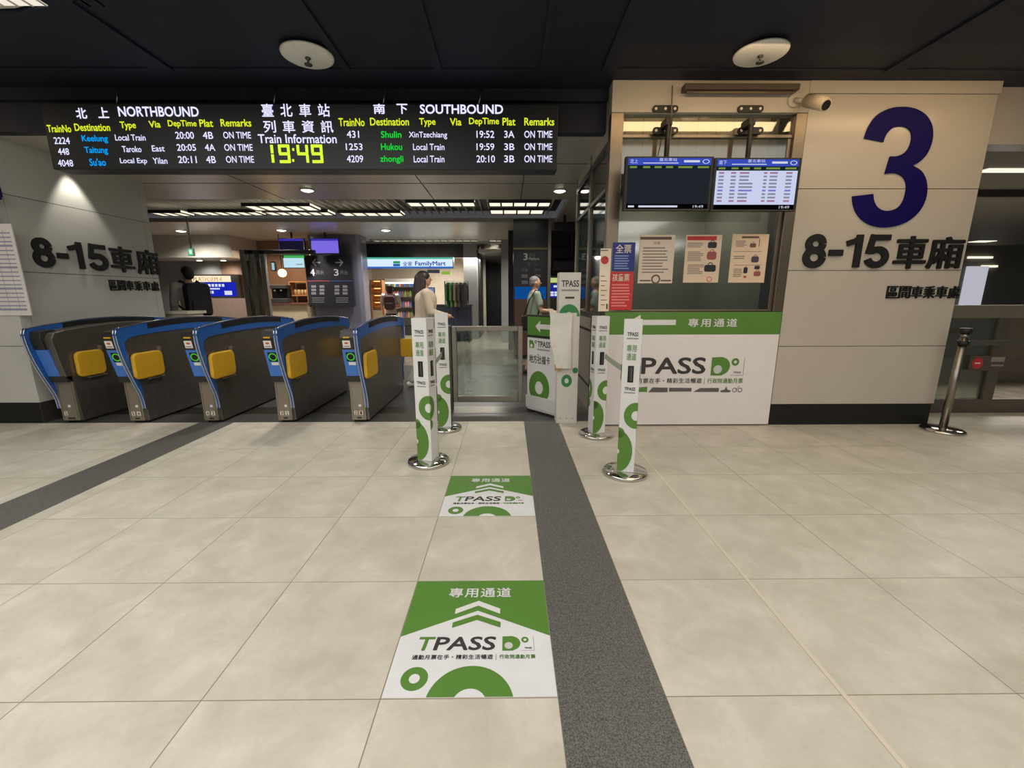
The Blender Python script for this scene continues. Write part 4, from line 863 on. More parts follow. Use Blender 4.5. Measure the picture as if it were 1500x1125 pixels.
b = MB(); b.text('TPASS', 0.175, 0.77, 0.37, 0.835, e1, U, UZ, M_INK, 0.025); b.quad(0.175, 0.735, 0.36, 0.748, e1, U, UZ, M_GREY); b.text('・', 0.18, 0.675, 0.195, 0.69, e1, U, UZ, M_INK); b.text('地方社福卡', 0.045, 0.58, 0.37, 0.675, e1, U, UZ, M_INK, 0.018); b.build('lettering', o)
b = MB(); lb(b, 0.0, Wd+0.006, -0.012, -0.004, 0.05, 0.20, mat('clear_acrylic', (214, 214, 214), 0.25)); b.build('leaflet_pocket', o, 0.002)
# tall column
P = fl(831, 620); yc = P.y; x0, x1 = at(817, 505, yc).x, at(848, 505, yc).x; HT = at(835, 399, yc).z
o = thing('tall_sign_column', 'tall white sign column with paper taped round it, beside the poster cabinet', 'sign column', ((x0+x1)/2, yc, 0), 0)
Mc = mat('column_side', (206, 190, 170), 0.6)
b = MB(); b.box(x0, x1, yc, yc+0.17, 0, HT, M_WHITE2); b.build('column', o, 0.004)
b = MB(); b.box(x1, x1+0.0015, yc+0.004, yc+0.166, 0.0, HT-0.002, Mc); b.build('side_panel', o)
cw = x1-x0; O_ = (x0, yc-0.0015, 0); b = MB(); b.text('TPASS', 0.12*cw, HT-0.14, 0.92*cw, HT-0.075, O_, UX, UZ, M_INK, 0.025); b.quad(0.12*cw, HT-0.18, 0.92*cw, HT-0.165, O_, UX, UZ, M_GREY); b.quad(0.3*cw, HT-0.255, 0.72*cw, HT-0.235, O_, UX, UZ, M_INK)
for k in (0.2, 0.5, 0.8): b.ring(k*cw, 0.055, 0.006, 0, O_, UX, UZ, M_GREY, None, 10)
b.build('lettering', o)
b = MB(); b.ring(0.5*cw, HT-0.43, 0.105, 0.04, O_, UX, UZ, M_GREEN2, (0, HT-0.43, cw, HT), 44, 1.15); b.ring(0.46*cw, 0.46, 0.055, 0.022, O_, UX, UZ, M_GREEN2, None, 32, 1.2); b.ring(0.86*cw, 0.57, 0.028, 0, O_, UX, UZ, M_GREEN2, None, 24, 1.1); b.build('green_artwork', o)
# paper wrap: a folded sheet, wider at the top, open to the left
zt_, zb2 = HT-0.395, 0.60; vs = []; n = 12
for i in range(n+1):
    t_ = i/n; z = zb2+(zt_-zb2)*t_
    prof = [(-0.035-0.075*t_+0.012*math.sin(9*t_), -0.03-0.015*t_, 0.05*t_*t_), (0.02-0.03*t_, -0.045-0.012*math.sin(7*t_), 0), (0.10-0.01*t_, -0.055-0.008*math.sin(5*t_+1), 0), (0.135+0.003*math.sin(8*t_), -0.05, 0), (0.145, -0.012, 0), (0.155, -0.004, 0), (0.19, -0.003, 0)]
    for x, y, dz in prof: vs.append((x0+x*0.98, yc+y, z+dz))
m_ = len(prof); fs = [(i*m_+k, i*m_+k+1, (i+1)*m_+k+1, (i+1)*m_+k) for i in range(n) for k in range(m_-1)]
b = MB(); b.add(vs, fs, mat('paper_wrap', (226, 222, 214), 0.7, 0, 0.04, 12, 0.3, 0.3), False); w_ = b.build('paper_wrap', o); sm = w_.modifiers.new('thick', 'SOLIDIFY'); sm.thickness = 0.002
b = MB(); b.box(x0-0.03, x0+0.035, yc-0.036, yc-0.033, 0.575, 0.64, M_CARD); b.build('tape_patch', w_)
# ================================================================== RIGHT BARRIER
Pb = fl(1380, 631)
pt = at(1408, 484, Pb.y+0.02)
o = thing('belt_stanchion', 'chrome belt stanchion with a round base at the foot of the beige wall', 'stanchion', (Pb.x, Pb.y, 0))
b = MB(); b.lathe([(0.165, 0), (0.172, 0.006), (0.172, 0.018), (0.15, 0.03), (0.04, 0.04), (0.0, 0.04)], M_CHROME, (Pb.x, Pb.y, 0), 48); b.build('base', o)
b = MB(); b.tube([(Pb.x, Pb.y, 0.03), (Pb.x+0.02, Pb.y, 0.93)], 0.032, M_STEEL, 20); b.build('pole', o)
b = MB(); b.tube([(Pb.x+0.02, Pb.y, 0.97), (Pb.x+0.02, Pb.y, 1.02)], 0.045, M_BLACK, 20); b.tube([(Pb.x+0.02, Pb.y, 0.93), (Pb.x+0.02, Pb.y, 0.97)], 0.03, M_STEEL, 20); b.tube([(Pb.x+0.02, Pb.y, 0.86), (Pb.x+0.02, Pb.y, 0.90)], 0.046, M_BLACK, 20); b.build('head', o)
b = MB(); b.box(Pb.x+0.06, Pb.x+1.6, Pb.y-0.002, Pb.y+0.002, 0.855, 0.905, mat('belt_dark', (70, 68, 64), 0.6)); b.build('belt', o)
by = 4.66
o = thing('glass_barrier', 'waist-high glass barrier with a dark label band beside the right wall', 'barrier', (5.3, by, 0))
Mbs = mat('barrier_steel', (132, 126, 112), 0.4, 0.35); Mbd = mat('barrier_steel_dark', (96, 90, 80), 0.4, 0.35)
b = MB(); b.box(4.46, 7.5, by, by+0.06, 0, 0.16, Mbd); b.box(4.46, 7.5, by, by+0.06, 1.08, 1.22, Mbs); b.box(4.46, 4.56, by, by+0.06, 0.16, 1.08, Mbs); b.box(5.42, 5.54, by, by+0.06, 0.16, 1.08, Mbd); b.build('frame', o, 0.005)
b = MB(); b.box(4.56, 5.42, by+0.025, by+0.035, 0.16, 1.08, G_CLEAR); b.build('pane', o)
b = MB(); X0, X1, Z0, Z1 = rect(1420, 521, 1500, 543, by-0.003); b.box(X0, X1+0.3, by-0.004, by-0.001, Z0, Z1, mat('label_brown', (88, 74, 70), 0.5)); bb_ = b.build('label_band', o)
b = MB(); X0, X1, Z0, Z1 = rect(1424, 522, 1440, 542, by-0.006); b.ring((X0+X1)/2, (Z0+Z1)/2, (X1-X0)/2, 0, (0, by-0.006, 0), UX, UZ, M_RED, None, 28); b.quad(X0+0.03, (Z0+Z1)/2-0.008, X1-0.03, (Z0+Z1)/2+0.008, (0, by-0.007, 0), UX, UZ, M_PAPER)
RQ(b, 1452, 523, 1472, 530, by-0.006, mat('label_text', (150, 140, 134), 0.5)); RQ(b, 1452, 534, 1470, 536.5, by-0.006, mat('label_text', (150, 140, 134), 0.5)); b.build('no_entry_mark', bb_)
# ================================================================== BACKGROUND
def down(x, y, label, r=0.085, grp='downlights in the passage ceiling', ZI=ZI, power=380):
    p = fl(x, y, ZI); o = thing('downlight', label, 'ceiling light', (p.x, p.y, ZI), 0, grp)
    spot('downlight_beam', (p.x, p.y, ZI-0.05), power, (1, 0.95, 0.86), math.radians(140), 1.0, (p.x, p.y+0.6, 0), 0.12)
    b = MB(); b.lathe([(r, 0.0), (r*1.25, -0.004), (r*1.25, -0.012), (r*1.0, -0.012)], M_WHITE2, (p.x, p.y, ZI), 24); b.build('rim', o)
    b = MB(); b.lathe([(0.0, -0.03), (r*0.6, -0.027), (r, -0.012)], E_WHITE, (p.x, p.y, ZI), 24); b.build('lamp', o)
down(450, 278, 'ceiling downlight just below the middle of the train board', power=130); down(820, 279, 'ceiling downlight just left of the booth window', power=130)
for dx, lb in ((-2.6, 'added unseen ceiling downlight above the middle ticket gates, behind the train board'), (-0.4, 'added unseen ceiling downlight above the glass gate, behind the train board')):  # unseen extra downlights, added to brighten the gate sides and grey side wall
    q = Vector((dx, 5.3, ZI)); v = Vector(_c)-q; dd = q-Vector(_c); zc_ = dd.dot(Vector(_f)); down(750+F_PX*dd.dot(Vector(_r))/zc_, 562.5-F_PX*dd.dot(Vector(_u))/zc_, lb, power=130)
for x, y, lb in ((265, 338, 'ceiling downlight near the grey side wall'), (412, 337, 'ceiling downlight above the dim hanging monitor'), (565, 337, 'ceiling downlight above the lit shop sign'), (790, 339, 'ceiling downlight above the dark platform panel')): down(x, y, lb, 0.10)
down(303, 362, 'ceiling downlight right of the green exit sign', 0.10); down(724, 365, 'ceiling downlight at the corridor mouth', 0.11)
for x, y in ((292, 381), (327, 381)): down(x, y, 'small far downlight over the blue platform lightbox', 0.07, ZI=2.3, power=60)
for x, y in ((745, 372.5), (745, 377), (746, 382)): down(x, y, 'small far downlight in the dark corridor at the end of the passage', 0.10, ZI=2.6, power=12)
def louvre(x0, x1, y0, y1, label):
    ymid = (y0+y1)/2; p, q = fl(x0, ymid, ZI), fl(x1, ymid, ZI); r = fl((x0+x1)/2, y0, ZI); p_far = fl((x0+x1)/2, y1, ZI); ya, yb = r.y, max(p_far.y, r.y+0.12); xa, xb = p.x, q.x
    o = thing('louvre_light', label, 'ceiling light', ((xa+xb)/2, (ya+yb)/2, ZI+0.06), 0, 'louvred light strips in the passage ceiling')
    b = MB(); b.box(xa, xb, ya, yb, ZI+0.012, ZI+0.05, E_LOUVRE); b.build('diffuser', o)
    area('louvre_glow', ((xa+xb)/2, (ya+yb)/2, ZI+0.0115), xb-xa, yb-ya, 3.2*(xb-xa)*(yb-ya), (1, 0.97, 0.88))
    b = MB(); n = max(3, int((xb-xa)/0.2))
    for k in range(n+1): x = xa+(xb-xa)*k/n; b.box(x-0.014, x+0.014, ya, yb, ZI-0.004, ZI+0.011, M_DARK)
    b.box(xa, xb, ya-0.03, ya, ZI-0.004, ZI+0.05, M_DARK); b.box(xa, xb, yb, yb+0.03, ZI-0.004, ZI+0.05, M_DARK); b.build('louvre_grid', o)
for x0, x1, y0, y1, lb in ((365, 462, 302, 309, 'front row louvred light right below the board clock'), (598, 696, 297, 303, 'front row louvred light in the middle of the passage'), (716, 806, 297, 303, 'front row louvred light close to the booth'),
    (228, 275, 312, 317, 'second row louvred light at the grey side wall'), (286, 382, 311, 316, 'second row louvred light, second from the grey side wall'), (392, 486, 311, 316, 'second row louvred light above the two hanging monitors'), (500, 590, 312, 317, 'second row louvred light above the shop sign'), (718, 796, 308, 314, 'second row louvred light close to the booth'),
    (236, 290, 349.5, 352.5, 'far thin louvred light at the left'), (545, 700, 351, 354, 'far thin louvred light over the shop sign'), (716, 806, 351, 354, 'far thin louvred light over the corridor')): louvre(x0, x1, y0, y1, lb)
# exit sign
p = at(278, 368, 9.0); o = thing('exit_sign', 'small green and white exit sign hung from the ceiling at the left', 'sign', (p.x, 9.0, p.z))
b = MB(); RBX(b, 275, 364, 283, 375, 9.0, 0.05, M_WHITE2); b.build('housing', o)
b = MB(); RQ(b, 275.5, 364.5, 282.5, 374.5, 8.99, emit('exit_green', (90, 200, 140), 0.9)); RQ(b, 277, 366, 281, 372, 8.985, emit('exit_white', (220, 250, 235), 1.0)); b.build('lit_face', o)
b = MB(); p = at(279, 358, 9.02); b.box(p.x-0.012, p.x+0.012, 9.01, 9.03, at(279, 364, 9.02).z, ZI+0.22, mat('exit_mount', (110, 110, 108), 0.5)); b.build('mount', o)
# blue lightbox on the far left
o = thing('lightbox_sign', 'blue platform lightbox with a cream top on the far left wall', 'sign', (at(310, 420, 12.4).x, 12.4, 0.9))
Yb = 12.4
b = MB(); RBX(b, 272, 402, 351, 437, Yb, 0.18, M_DSTEEL); b.build('housing', o)
b = MB(); RQ(b, 274, 404, 338, 413, Yb-0.002, emit('lightbox_cream', (255, 236, 200), 1.0)); b.build('cream_header', o)
b = MB(); RQ(b, 274, 413.5, 346, 434, Yb-0.002, emit('lightbox_blue', (28, 40, 190), 0.9)); b.build('blue_face', o)
b = MB(); RT(b, 'PLATFORM 4', 283, 406, 325, 412, Yb-0.004, mat('lightbox_ink', (150, 120, 90), 0.6), 0.02)
e = emit('lightbox_text', (225, 230, 255), 0.9)
for k in range(8): RQ(b, 290+k*5, 416, 293.5+k*5, 420, Yb-0.004, e)
for k in range(5): RQ(b, 294+k*4, 426, 297+k*4, 430, Yb-0.004, e)
RQ(b, 295, 422, 322, 424, Yb-0.004, e); RQ(b, 329, 426, 340, 432, Yb-0.004, e); b.build('lettering', o)
# cream counter cabinet near the side wall
b = MB(); X0, X1, Z0, Z1 = rect(247, 456, 278, 520, 6.45)
b = MB(); b.box(X0, X1, 6.45, 6.8, 0, Z1-0.04, mat('cream_cabinet', (196, 190, 166), 0.5)); o = b.build('counter_cabinet', bevel=0.006); tag(o, 'cream counter cabinet beside the backpacker, behind the ticket gates', 'cabinet')
b = MB(); b.box(X0-0.03, X1+0.03, 6.42, 6.83, Z1-0.04, Z1, mat('cream_top', (214, 208, 184), 0.4)); b.build('top', o)
# low pinkish wall/desk under the lightbox
b = MB(); RBX(b, 255, 437, 362, 475, 12.0, 0.3, mat('desk_pinkish', (124, 106, 98), 0.5)); o = b.build('information_desk'); tag(o, 'long pinkish grey desk under the blue platform lightbox', 'desk')
# glazed post and cafe
b = MB()
for x in (357, 370, 386): X0, X1, Z0, Z1 = rect(x, 366, x+6, 480, 10.4); b.box(X0, X1, 10.4, 10.5, 0, Z1, mat('frame_grey', (120, 117, 112), 0.4, 0.3))
X0, X1, Z0, Z1 = rect(357, 366, 460, 372, 10.4); b.box(X0, X1, 10.4, 10.5, Z0, Z1, M_FARD); o = b.build('shopfront_frame', bevel=0.004); tag(o, 'dark steel shopfront frame of the cafe at the left', 'frame')
b = MB(); X0, X1, Z0, Z1 = rect(363, 372, 386, 480, 10.45); b.box(X0, X1, 10.44, 10.46, 0, Z1, G_SIDE); b.build('pane', o)
Mw = mat('cafe_wall', (120, 92, 74), 0.6, 0, 0.1, 3)
b = MB(); b.box(-8.2, -4.5, 12.55, 12.6, 0, ZI, Mw); struct(b.build('wall_cafe'))
o = thing('cafe_counter', 'pale cafe counter with a dark top behind the steel shopfront frame', 'counter', (at(418, 460, 11).x, 11.0, 0))
b = MB(); X0, X1, Z0, Z1 = rect(398, 447, 452, 500, 11.0); b.box(X0, X1, 11.0, 11.5, 0, Z1, mat('cafe_counter', (188, 172, 146), 0.5)); b.build('body', o)
b = MB(); b.box(X0-0.05, X1+0.05, 10.96, 11.54, Z1, Z1+0.05, mat('cafe_top', (92, 62, 50), 0.4)); b.build('top', o)
zct = Z1+0.05
p = at(413.5, 400, 11.2); o = thing('pendant_lamp', 'glowing warm pendant lamp over the cafe counter', 'lamp', (p.x, 11.2, p.z))
b = MB(); b.ico(p, 0.10, 0.10, 0.10, emit('pendant_glow', (255, 200, 140), 5.0), 14); b.build('bulb', o)
b = MB(); b.tube([(p.x, 11.2, p.z+0.1), (p.x, 11.2, ZI)], 0.01, M_BLACK, 6); b.build('cord', o)
o = thing('menu_screen', 'white and green menu screen above the cafe counter', 'screen', (at(430, 384, 11).x, 11.0, at(430, 392, 11).z))
b = MB(); RBX(b, 414.5, 373, 446.5, 393, 11.0, 0.05, M_BLACK); b.build('housing', o)
b = MB(); RQ(b, 415.5, 378, 445.5, 392, 10.995, emit('menu_white', (190, 225, 240), 1.0)); RQ(b, 415.5, 374, 445.5, 378, 10.995, emit('menu_green', (70, 180, 90), 0.9)); RQ(b, 434, 386.5, 443, 388, 10.99, M_INK); b.build('lit_face', o)
o = thing('cafe_screen', 'small narrow lit screen on the dark cafe wall', 'screen', (at(399, 390, 11.4).x, 11.4, at(399, 396, 11.4).z))
b = MB(); RBX(b, 397, 383, 403.5, 397, 11.4, 0.05, M_BLACK); b.build('housing', o); b = MB(); RQ(b, 398, 385, 402, 395.5, 11.395, emit('cafe_cyan', (170, 215, 225), 0.8)); b.build('lit_face', o)
# cafe things
o = thing('coffee_machine', 'dark coffee machine on the cafe counter', 'coffee machine', (at(410, 440, 11.2).x, 11.2, zct)); x = at(410, 440, 11.2).x
b = MB(); b.box(x-0.22, x+0.22, 11.1, 11.42, zct, zct+0.12, M_DARK); b.box(x-0.22, x+0.22, 11.25, 11.42, zct+0.12, zct+0.36, M_BLACK); b.box(x-0.22, x+0.22, 11.1, 11.42, zct+0.36, zct+0.46, M_DARK); b.build('body', o, 0.015)
b = MB(); b.tube([(x-0.08, 11.16, zct+0.30), (x-0.08, 11.16, zct+0.36)], 0.03, M_CHROME, 10); b.tube([(x+0.08, 11.16, zct+0.30), (x+0.08, 11.16, zct+0.36)], 0.03, M_CHROME, 10); b.build('spouts', o)
o = thing('cafe_shelf', 'lit wooden shelf of jars at the right of the cafe', 'shelf', (at(438, 430, 12.2).x, 12.2, 0)); X0, X1, Z0, Z1 = rect(426, 412, 450, 452, 12.2)
b = MB()
for z in (0.05, 0.75, Z0, (Z0+Z1)/2, Z1): b.box(X0, X1, 12.2, 12.5, z-0.03, z, mat('shelf_wood', (176, 128, 84), 0.5))
b.box(X0-0.03, X0, 12.2, 12.5, 0, Z1, mat('shelf_wood', (176, 128, 84), 0.5)); b.box(X1, X1+0.03, 12.2, 12.5, 0, Z1, mat('shelf_wood', (176, 128, 84), 0.5)); b.build('boards', o)
pr = None
for r_, z in enumerate((Z0, (Z0+Z1)/2)):
    for k in range(4):
        xx = X0+0.08+k*(X1-X0-0.12)/3.4
        if pr is None:
            b = MB(); b.lathe([(0, 0), (0.045, 0), (0.047, 0.13), (0.03, 0.15), (0.0, 0.15)], mat('jar_pale', (196, 176, 140), 0.3), (0, 0, 0), 14); pr = b.build('jar'); pr.location = (xx, 12.34, z); tag(pr, 'small pale jar on the wooden cafe shelf', 'jar', 'jars on the cafe shelf')
        else:
            c = pr.copy(); COL.objects.link(c); c.location = (xx, 12.34, z)
# metal pillar with the platform direction sign
YPI = 11.3
X0, X1, Z0, Z1 = rect(455, 350, 531, 480, YPI); b = MB(); b.pz(rrect(X0, YPI, X1, YPI+0.6, 0.1, 6), 0, ZI, mat('pillar_metal', (132, 132, 152), 0.22, 0.5, 0.06, 2)); o = b.build('pillar'); o['kind'] = 'structure'; o.name = 'wall_pillar'
Ysg = YPI-0.16
o = thing('direction_sign', 'dark platform direction sign with two arrows, on the metal pillar', 'sign', (at(485, 410, Ysg).x, Ysg, at(485, 449, Ysg).z))
b = MB(); RBX(b, 449, 374, 517, 449, Ysg, 0.1, mat('sign_dark', (34, 34, 42), 0.4)); b.build('panel', o, 0.004)
b = MB(); e = mat('sign_white', (190, 190, 196), 0.5)
RT(b, '←', 457, 379, 469, 390, Ysg-0.003, e, 0.01); RT(b, '→', 491, 379, 503, 390, Ysg-0.003, e, 0.01); RT(b, '4', 454, 394, 461, 404, Ysg-0.003, e, 0.02); RT(b, '3', 489, 394, 496, 404, Ysg-0.003, e, 0.02); RT(b, '月台', 463, 396, 474, 402, Ysg-0.003, mat('sign_soft', (120, 118, 124), 0.5)); RT(b, '月台', 498, 396, 509, 402, Ysg-0.003, mat('sign_soft', (120, 118, 124), 0.5))
ms = mat('sign_soft', (120, 118, 124), 0.5)
for cx in (456, 468, 490, 502):
    for k in range(3): RQ(b, cx, 418+k*5, cx+7, 421.5+k*5, Ysg-0.003, ms)
for cx in (457, 492):
    for k in range(3): RQ(b, cx, 436+k*3, cx+18, 437+k*3, Ysg-0.003, ms)
b.build('lettering', o)
b = MB(); RQ(b, 450, 411, 483, 412, Ysg-0.003, mat('sign_red_line', (150, 60, 70), 0.5)); RQ(b, 484, 411, 516, 412, Ysg-0.003, mat('sign_blue_line', (60, 80, 140), 0.5)); b.build('colour_lines', o)
b = MB(); X0, X1, Z0, Z1 = rect(449, 374, 517, 449, Ysg); b.box(X0+0.2, X1-0.2, Ysg+0.1, YPI+0.02, Z0+0.3, Z1-0.3, M_DARK); b.build('bracket', o)
def hmon(x0, y0, x1, y1, Y, label, face):
    X0, X1, Z0, Z1 = rect(x0, y0, x1, y1, Y); o = thing('monitor', label, 'monitor', ((X0+X1)/2, Y+0.04, Z0), 0, 'monitors hung in the passage')
    b = MB(); b.box(X0, X1, Y, Y+0.07, Z0, Z1, M_BLACK); b.build('housing', o, 0.005)
    b = MB(); w, h = X1-X0, Z1-Z0; b.quad(X0+0.03*w, Z0+0.05*h, X1-0.03*w, Z0+0.84*h, (0, Y-0.002, 0), UX, UZ, face); b.quad(X0+0.03*w, Z0+0.84*h, X1-0.03*w, Z1-0.03*h, (0, Y-0.002, 0), UX, UZ, emit('hang_header', (70, 60, 190), 0.7)); b.build('screen', o)
    b = MB(); b.tube([((X0+X1)/2, Y+0.05, Z1-0.05), ((X0+X1)/2, Y+0.05, ZI+0.01)], 0.025, M_BLACK, 10); b.build('hanger', o)
hmon(408, 349, 446, 373, 10.9, 'dim monitor hung in the passage, left of the violet one', emit('hang_dim', (30, 26, 52), 0.7)); hmon(455, 349, 497, 372, 10.9, 'violet lit monitor hung above the dark direction sign', emit('hang_violet', (126, 108, 228), 0.95))
# ---------------------------------------------------------------- convenience shop
YS = 13.0
X0, X1, Z0, Z1 = rect(537, 377, 664, 393, YS)
o = thing('shop_sign', 'lit white and blue shop sign above the convenience store front', 'sign', ((X0+X1)/2, YS, Z0))
X0 = X0-0.35
b = MB(); b.box(X0, X1, YS, YS+0.25, Z0, Z1, M_DSTEEL); b.build('housing', o)
b = MB(); b.quad(X0+0.02, Z0+0.04, X1-0.02, Z1-0.04, (0, YS-0.002, 0), UX, UZ, emit('sign_lit_white', (212, 232, 255), 1.05)); b.quad(X0+0.02, Z1-0.05, X1-0.02, Z1, (0, YS-0.003, 0), UX, UZ, emit('sign_lit_green', (90, 200, 170), 0.8)); b.quad(X0+0.02, Z0, X1-0.02, Z0+0.05, (0, YS-0.003, 0), UX, UZ, emit('sign_lit_blue', (60, 120, 220), 0.8)); b.build('lit_face', o)
b = MB(); eb = emit('sign_text_blue', (50, 96, 190), 0.6)
RT(b, '全家', 590, 383, 604, 390, YS-0.005, eb, 0.02); RT(b, 'FamilyMart', 608, 382.5, 653, 391, YS-0.005, eb, 0.035); RT(b, '月', 521, 384, 527, 390, YS-0.005, eb, 0.01); RT(b, '家', 531, 384, 539, 390, YS-0.005, eb, 0.02)
RQ(b, 576, 382.5, 586, 386, YS-0.005, emit('sign_mark_green', (60, 180, 110), 0.7)); RQ(b, 576, 386.5, 586, 390, YS-0.005, emit('sign_mark_blue', (30, 110, 210), 0.7)); b.build('lettering', o)
Mi = mat('shop_wall', (196, 186, 170), 0.6)
xa, xb = at(535, 430, YS).x, at(686, 430, YS).x
b = MB(); b.box(xa-1.5, xb+0.4, 15.5, 15.6, 0, ZI, Mi); b.box(xa-0.6, xa-0.55, YS+0.3, 15.5, 0, ZI, Mi); b.box(xb, xb+0.05, YS+0.3, 15.5, 0, ZI, Mi); b.box(xa-0.6, xb, YS+0.3, 15.5, ZI-0.2, ZI-0.1, Mi); struct(b.build('wall_shop'))
b = MB(); b.box(xa-0.6, xb+0.1, YS+0.26, YS+0.3, Z1, ZI, M_FARD); struct(b.build('trim_7'))
# bakery case
X0, X1, Z0, Z1 = rect(543, 410, 560, 452, 13.3); o = thing('bakery_case', 'warm lit bakery case at the left of the shop front', 'display case', ((X0+X1)/2, 13.5, 0))
wd = mat('bakery_wood', (190, 130, 80), 0.5); b = MB(); b.box(X0, X0+0.04, 13.3, 13.7, 0, Z1, wd); b.box(X1-0.04, X1, 13.3, 13.7, 0, Z1, wd); b.box(X0, X1, 13.66, 13.7, 0, Z1, wd); b.box(X0+0.04, X1-0.04, 13.3, 13.66, 0, 0.9, mat('bakery_base', (196, 178, 150), 0.5))
zz = [Z0+(Z1-Z0)*k/4 for k in range(5)]
for z in zz: b.box(X0+0.04, X1-0.04, 13.3, 13.66, z-0.02, z, wd)
b.build('cabinet', o)
b = MB()
for z in zz[1:]: b.box(X0+0.06, X1-0.06, 13.5, 13.54, z-0.05, z-0.025, emit('bakery_glow', (255, 190, 110), 2.2))
b.build('shelf_lights', o)
proto = None
for z in zz[:-1]:
    for k in range(3):
        loc = (X0+0.1+k*(X1-X0-0.2)/2, 13.42, z)
        if proto is None: b = MB(); b.ico((0, 0, 0.045), 0.07, 0.05, 0.045, mat('bread', (206, 140, 70), 0.6), 10); proto = b.build('bread_roll'); proto.location = loc; tag(proto, 'golden bread roll in the bakery case', 'bread', 'rolls in the bakery case')
        else: c = proto.copy(); COL.objects.link(c); c.location = loc
# chilled shelf with products
X0, X1, Z0, Z1 = rect(562, 408, 612, 470, 14.6); o = thing('chilled_shelf', 'bright chilled shelf behind the girl in the shop', 'shelf', ((X0+X1)/2, 14.8, 0))
b = MB(); b.box(X0, X0+0.05, 14.6, 15.2, 0, Z1, M_WHITE2); b.box(X1-0.05, X1, 14.6, 15.2, 0, Z1, M_WHITE2); b.box(X0, X1, 15.15, 15.2, 0, Z1, mat('cool_white', (216, 222, 214), 0.5)); b.box(X0, X1, 14.6, 15.2, Z1-0.12, Z1, M_WHITE2); b.box(X0+0.05, X1-0.05, 14.6, 15.15, 0, 0.3, M_DARK)
zs = [0.6, 0.95, 1.3, 1.62]
for z in zs: b.box(X0+0.05, X1-0.05, 14.65, 15.15, z-0.025, z, M_STEEL)
b.build('cabinet', o)
b = MB(); b.box(X0+0.06, X1-0.06, 14.6, 14.64, Z1-0.16, Z1-0.12, emit('chill_light', (235, 250, 240), 4)); b.build('light_tube', o)
rng = random.Random(3); pcs = [mat('product_%s' % n, c_, 0.4) for n, c_ in (('green', (120, 160, 90)), ('red', (190, 80, 70)), ('cream', (220, 205, 170)), ('blue', (90, 120, 180)), ('pink', (220, 150, 150)), ('brown', (140, 100, 70)))]
protos = []
for m in pcs:
    b = MB(); b.box(-0.035, 0.035, -0.03, 0.03, 0, 0.15, m); b.box(-0.02, 0.02, -0.02, 0.02, 0.15, 0.19, m); protos.append(b.mats and b)
made = {}
for z in zs:
    for k in range(12):
        i = rng.randrange(6); loc = (X0+0.11+k*(X1-X0-0.22)/11, 14.78, z)
        nm = ('green', 'red', 'cream', 'blue', 'pink', 'brown')[i]
        if i not in made: q = protos[i].build('drink_carton'); made[i] = q; q.location = loc; tag(q, '%s drink carton on the chilled shop shelf' % nm, 'carton', '%s cartons on the chilled shelf' % nm)
        else: c = made[i].copy(); COL.objects.link(c); c.location = loc
# hanging green notice, dark ceiling sign, till
b = MB(); RBX(b, 647, 397.5, 659, 402, 13.6, 0.02, emit('green_notice', (150, 190, 70), 0.8)); tag(b.build('hanging_notice'), 'small green lit notice hanging inside the shop', 'sign')
b = MB(); RBX(b, 626, 395, 644, 400, 13.4, 0.06, mat('shop_dark_sign', (52, 62, 80), 0.5)); tag(b.build('hanging_sign'), 'dark hanging sign inside the shop beside the green notice', 'sign')
X0, X1, Z0, Z1 = rect(630, 446, 690, 480, 12.6); o = thing('shop_counter', 'dark blue shop counter at the right of the shop front', 'counter', ((X0+X1)/2, 12.8, 0))
b = MB(); b.box(X0, X1, 12.6, 13.0, 0, Z1-0.04, mat('counter_navy', (30, 36, 58), 0.5)); b.build('body', o, 0.006); b = MB(); b.box(X0-0.02, X1+0.02, 12.58, 13.02, Z1-0.04, Z1, M_DARK); b.build('top', o); zc_ = Z1
X0, X1, Z0, Z1 = rect(627, 421, 637, 433, 12.75); o = thing('till_screen', 'blue till screen on the shop counter', 'screen', ((X0+X1)/2, 12.8, zc_))
b = MB(); b.box(X0, X1, 12.75, 12.8, Z0, Z1, M_BLACK); b.build('housing', o); b = MB(); b.quad(X0+0.02, Z0+0.02, X1-0.02, Z1-0.02, (0, 12.745, 0), UX, UZ, emit('till_blue', (120, 140, 200), 0.8)); b.build('screen', o); b = MB(); b.box((X0+X1)/2-0.02, (X0+X1)/2+0.02, 12.78, 12.82, zc_, Z0, M_DARK); b.build('stand', o)
# garment rail
xg0, xg1 = at(652, 430, 12.3).x, at(686, 430, 12.3).x; zr = at(668, 412, 12.3).z
o = thing('garment_rail', 'clothes rail of jackets at the right of the shop front', 'rail', ((xg0+xg1)/2, 12.3, 0))
b = MB(); b.tube([(xg0, 12.3, 0), (xg0, 12.3, zr), (xg1, 12.3, zr), (xg1, 12.3, 0)], 0.018, M_DSTEEL, 8); b.build('frame', o)
for k, (c_, lb) in enumerate((((40, 80, 48), 'dark green jacket on the clothes rail'), ((60, 110, 50), 'bright green jacket on the clothes rail'), ((120, 104, 88), 'tan jacket on the clothes rail'), ((64, 58, 52), 'brown jacket on the clothes rail'), ((34, 34, 38), 'black jacket on the clothes rail'))):
    x = xg0+0.1+k*(xg1-xg0-0.2)/4; b = MB(); b.T = Matrix.Translation((x, 12.3, zr-0.03)) @ Matrix.Rotation(1.3, 4, 'Z')
    b.py([(-0.05, 0), (0.05, 0), (0.16, -0.06), (0.21, -0.5), (0.15, -0.52), (0.12, -0.3), (0.13, -0.68), (-0.13, -0.68), (-0.12, -0.3), (-0.15, -0.52), (-0.21, -0.5), (-0.16, -0.06)], -0.03, 0.03, mat('jacket_%d' % k, c_, 0.8)); tag(b.build('jacket', bevel=0.02), lb, 'jacket')
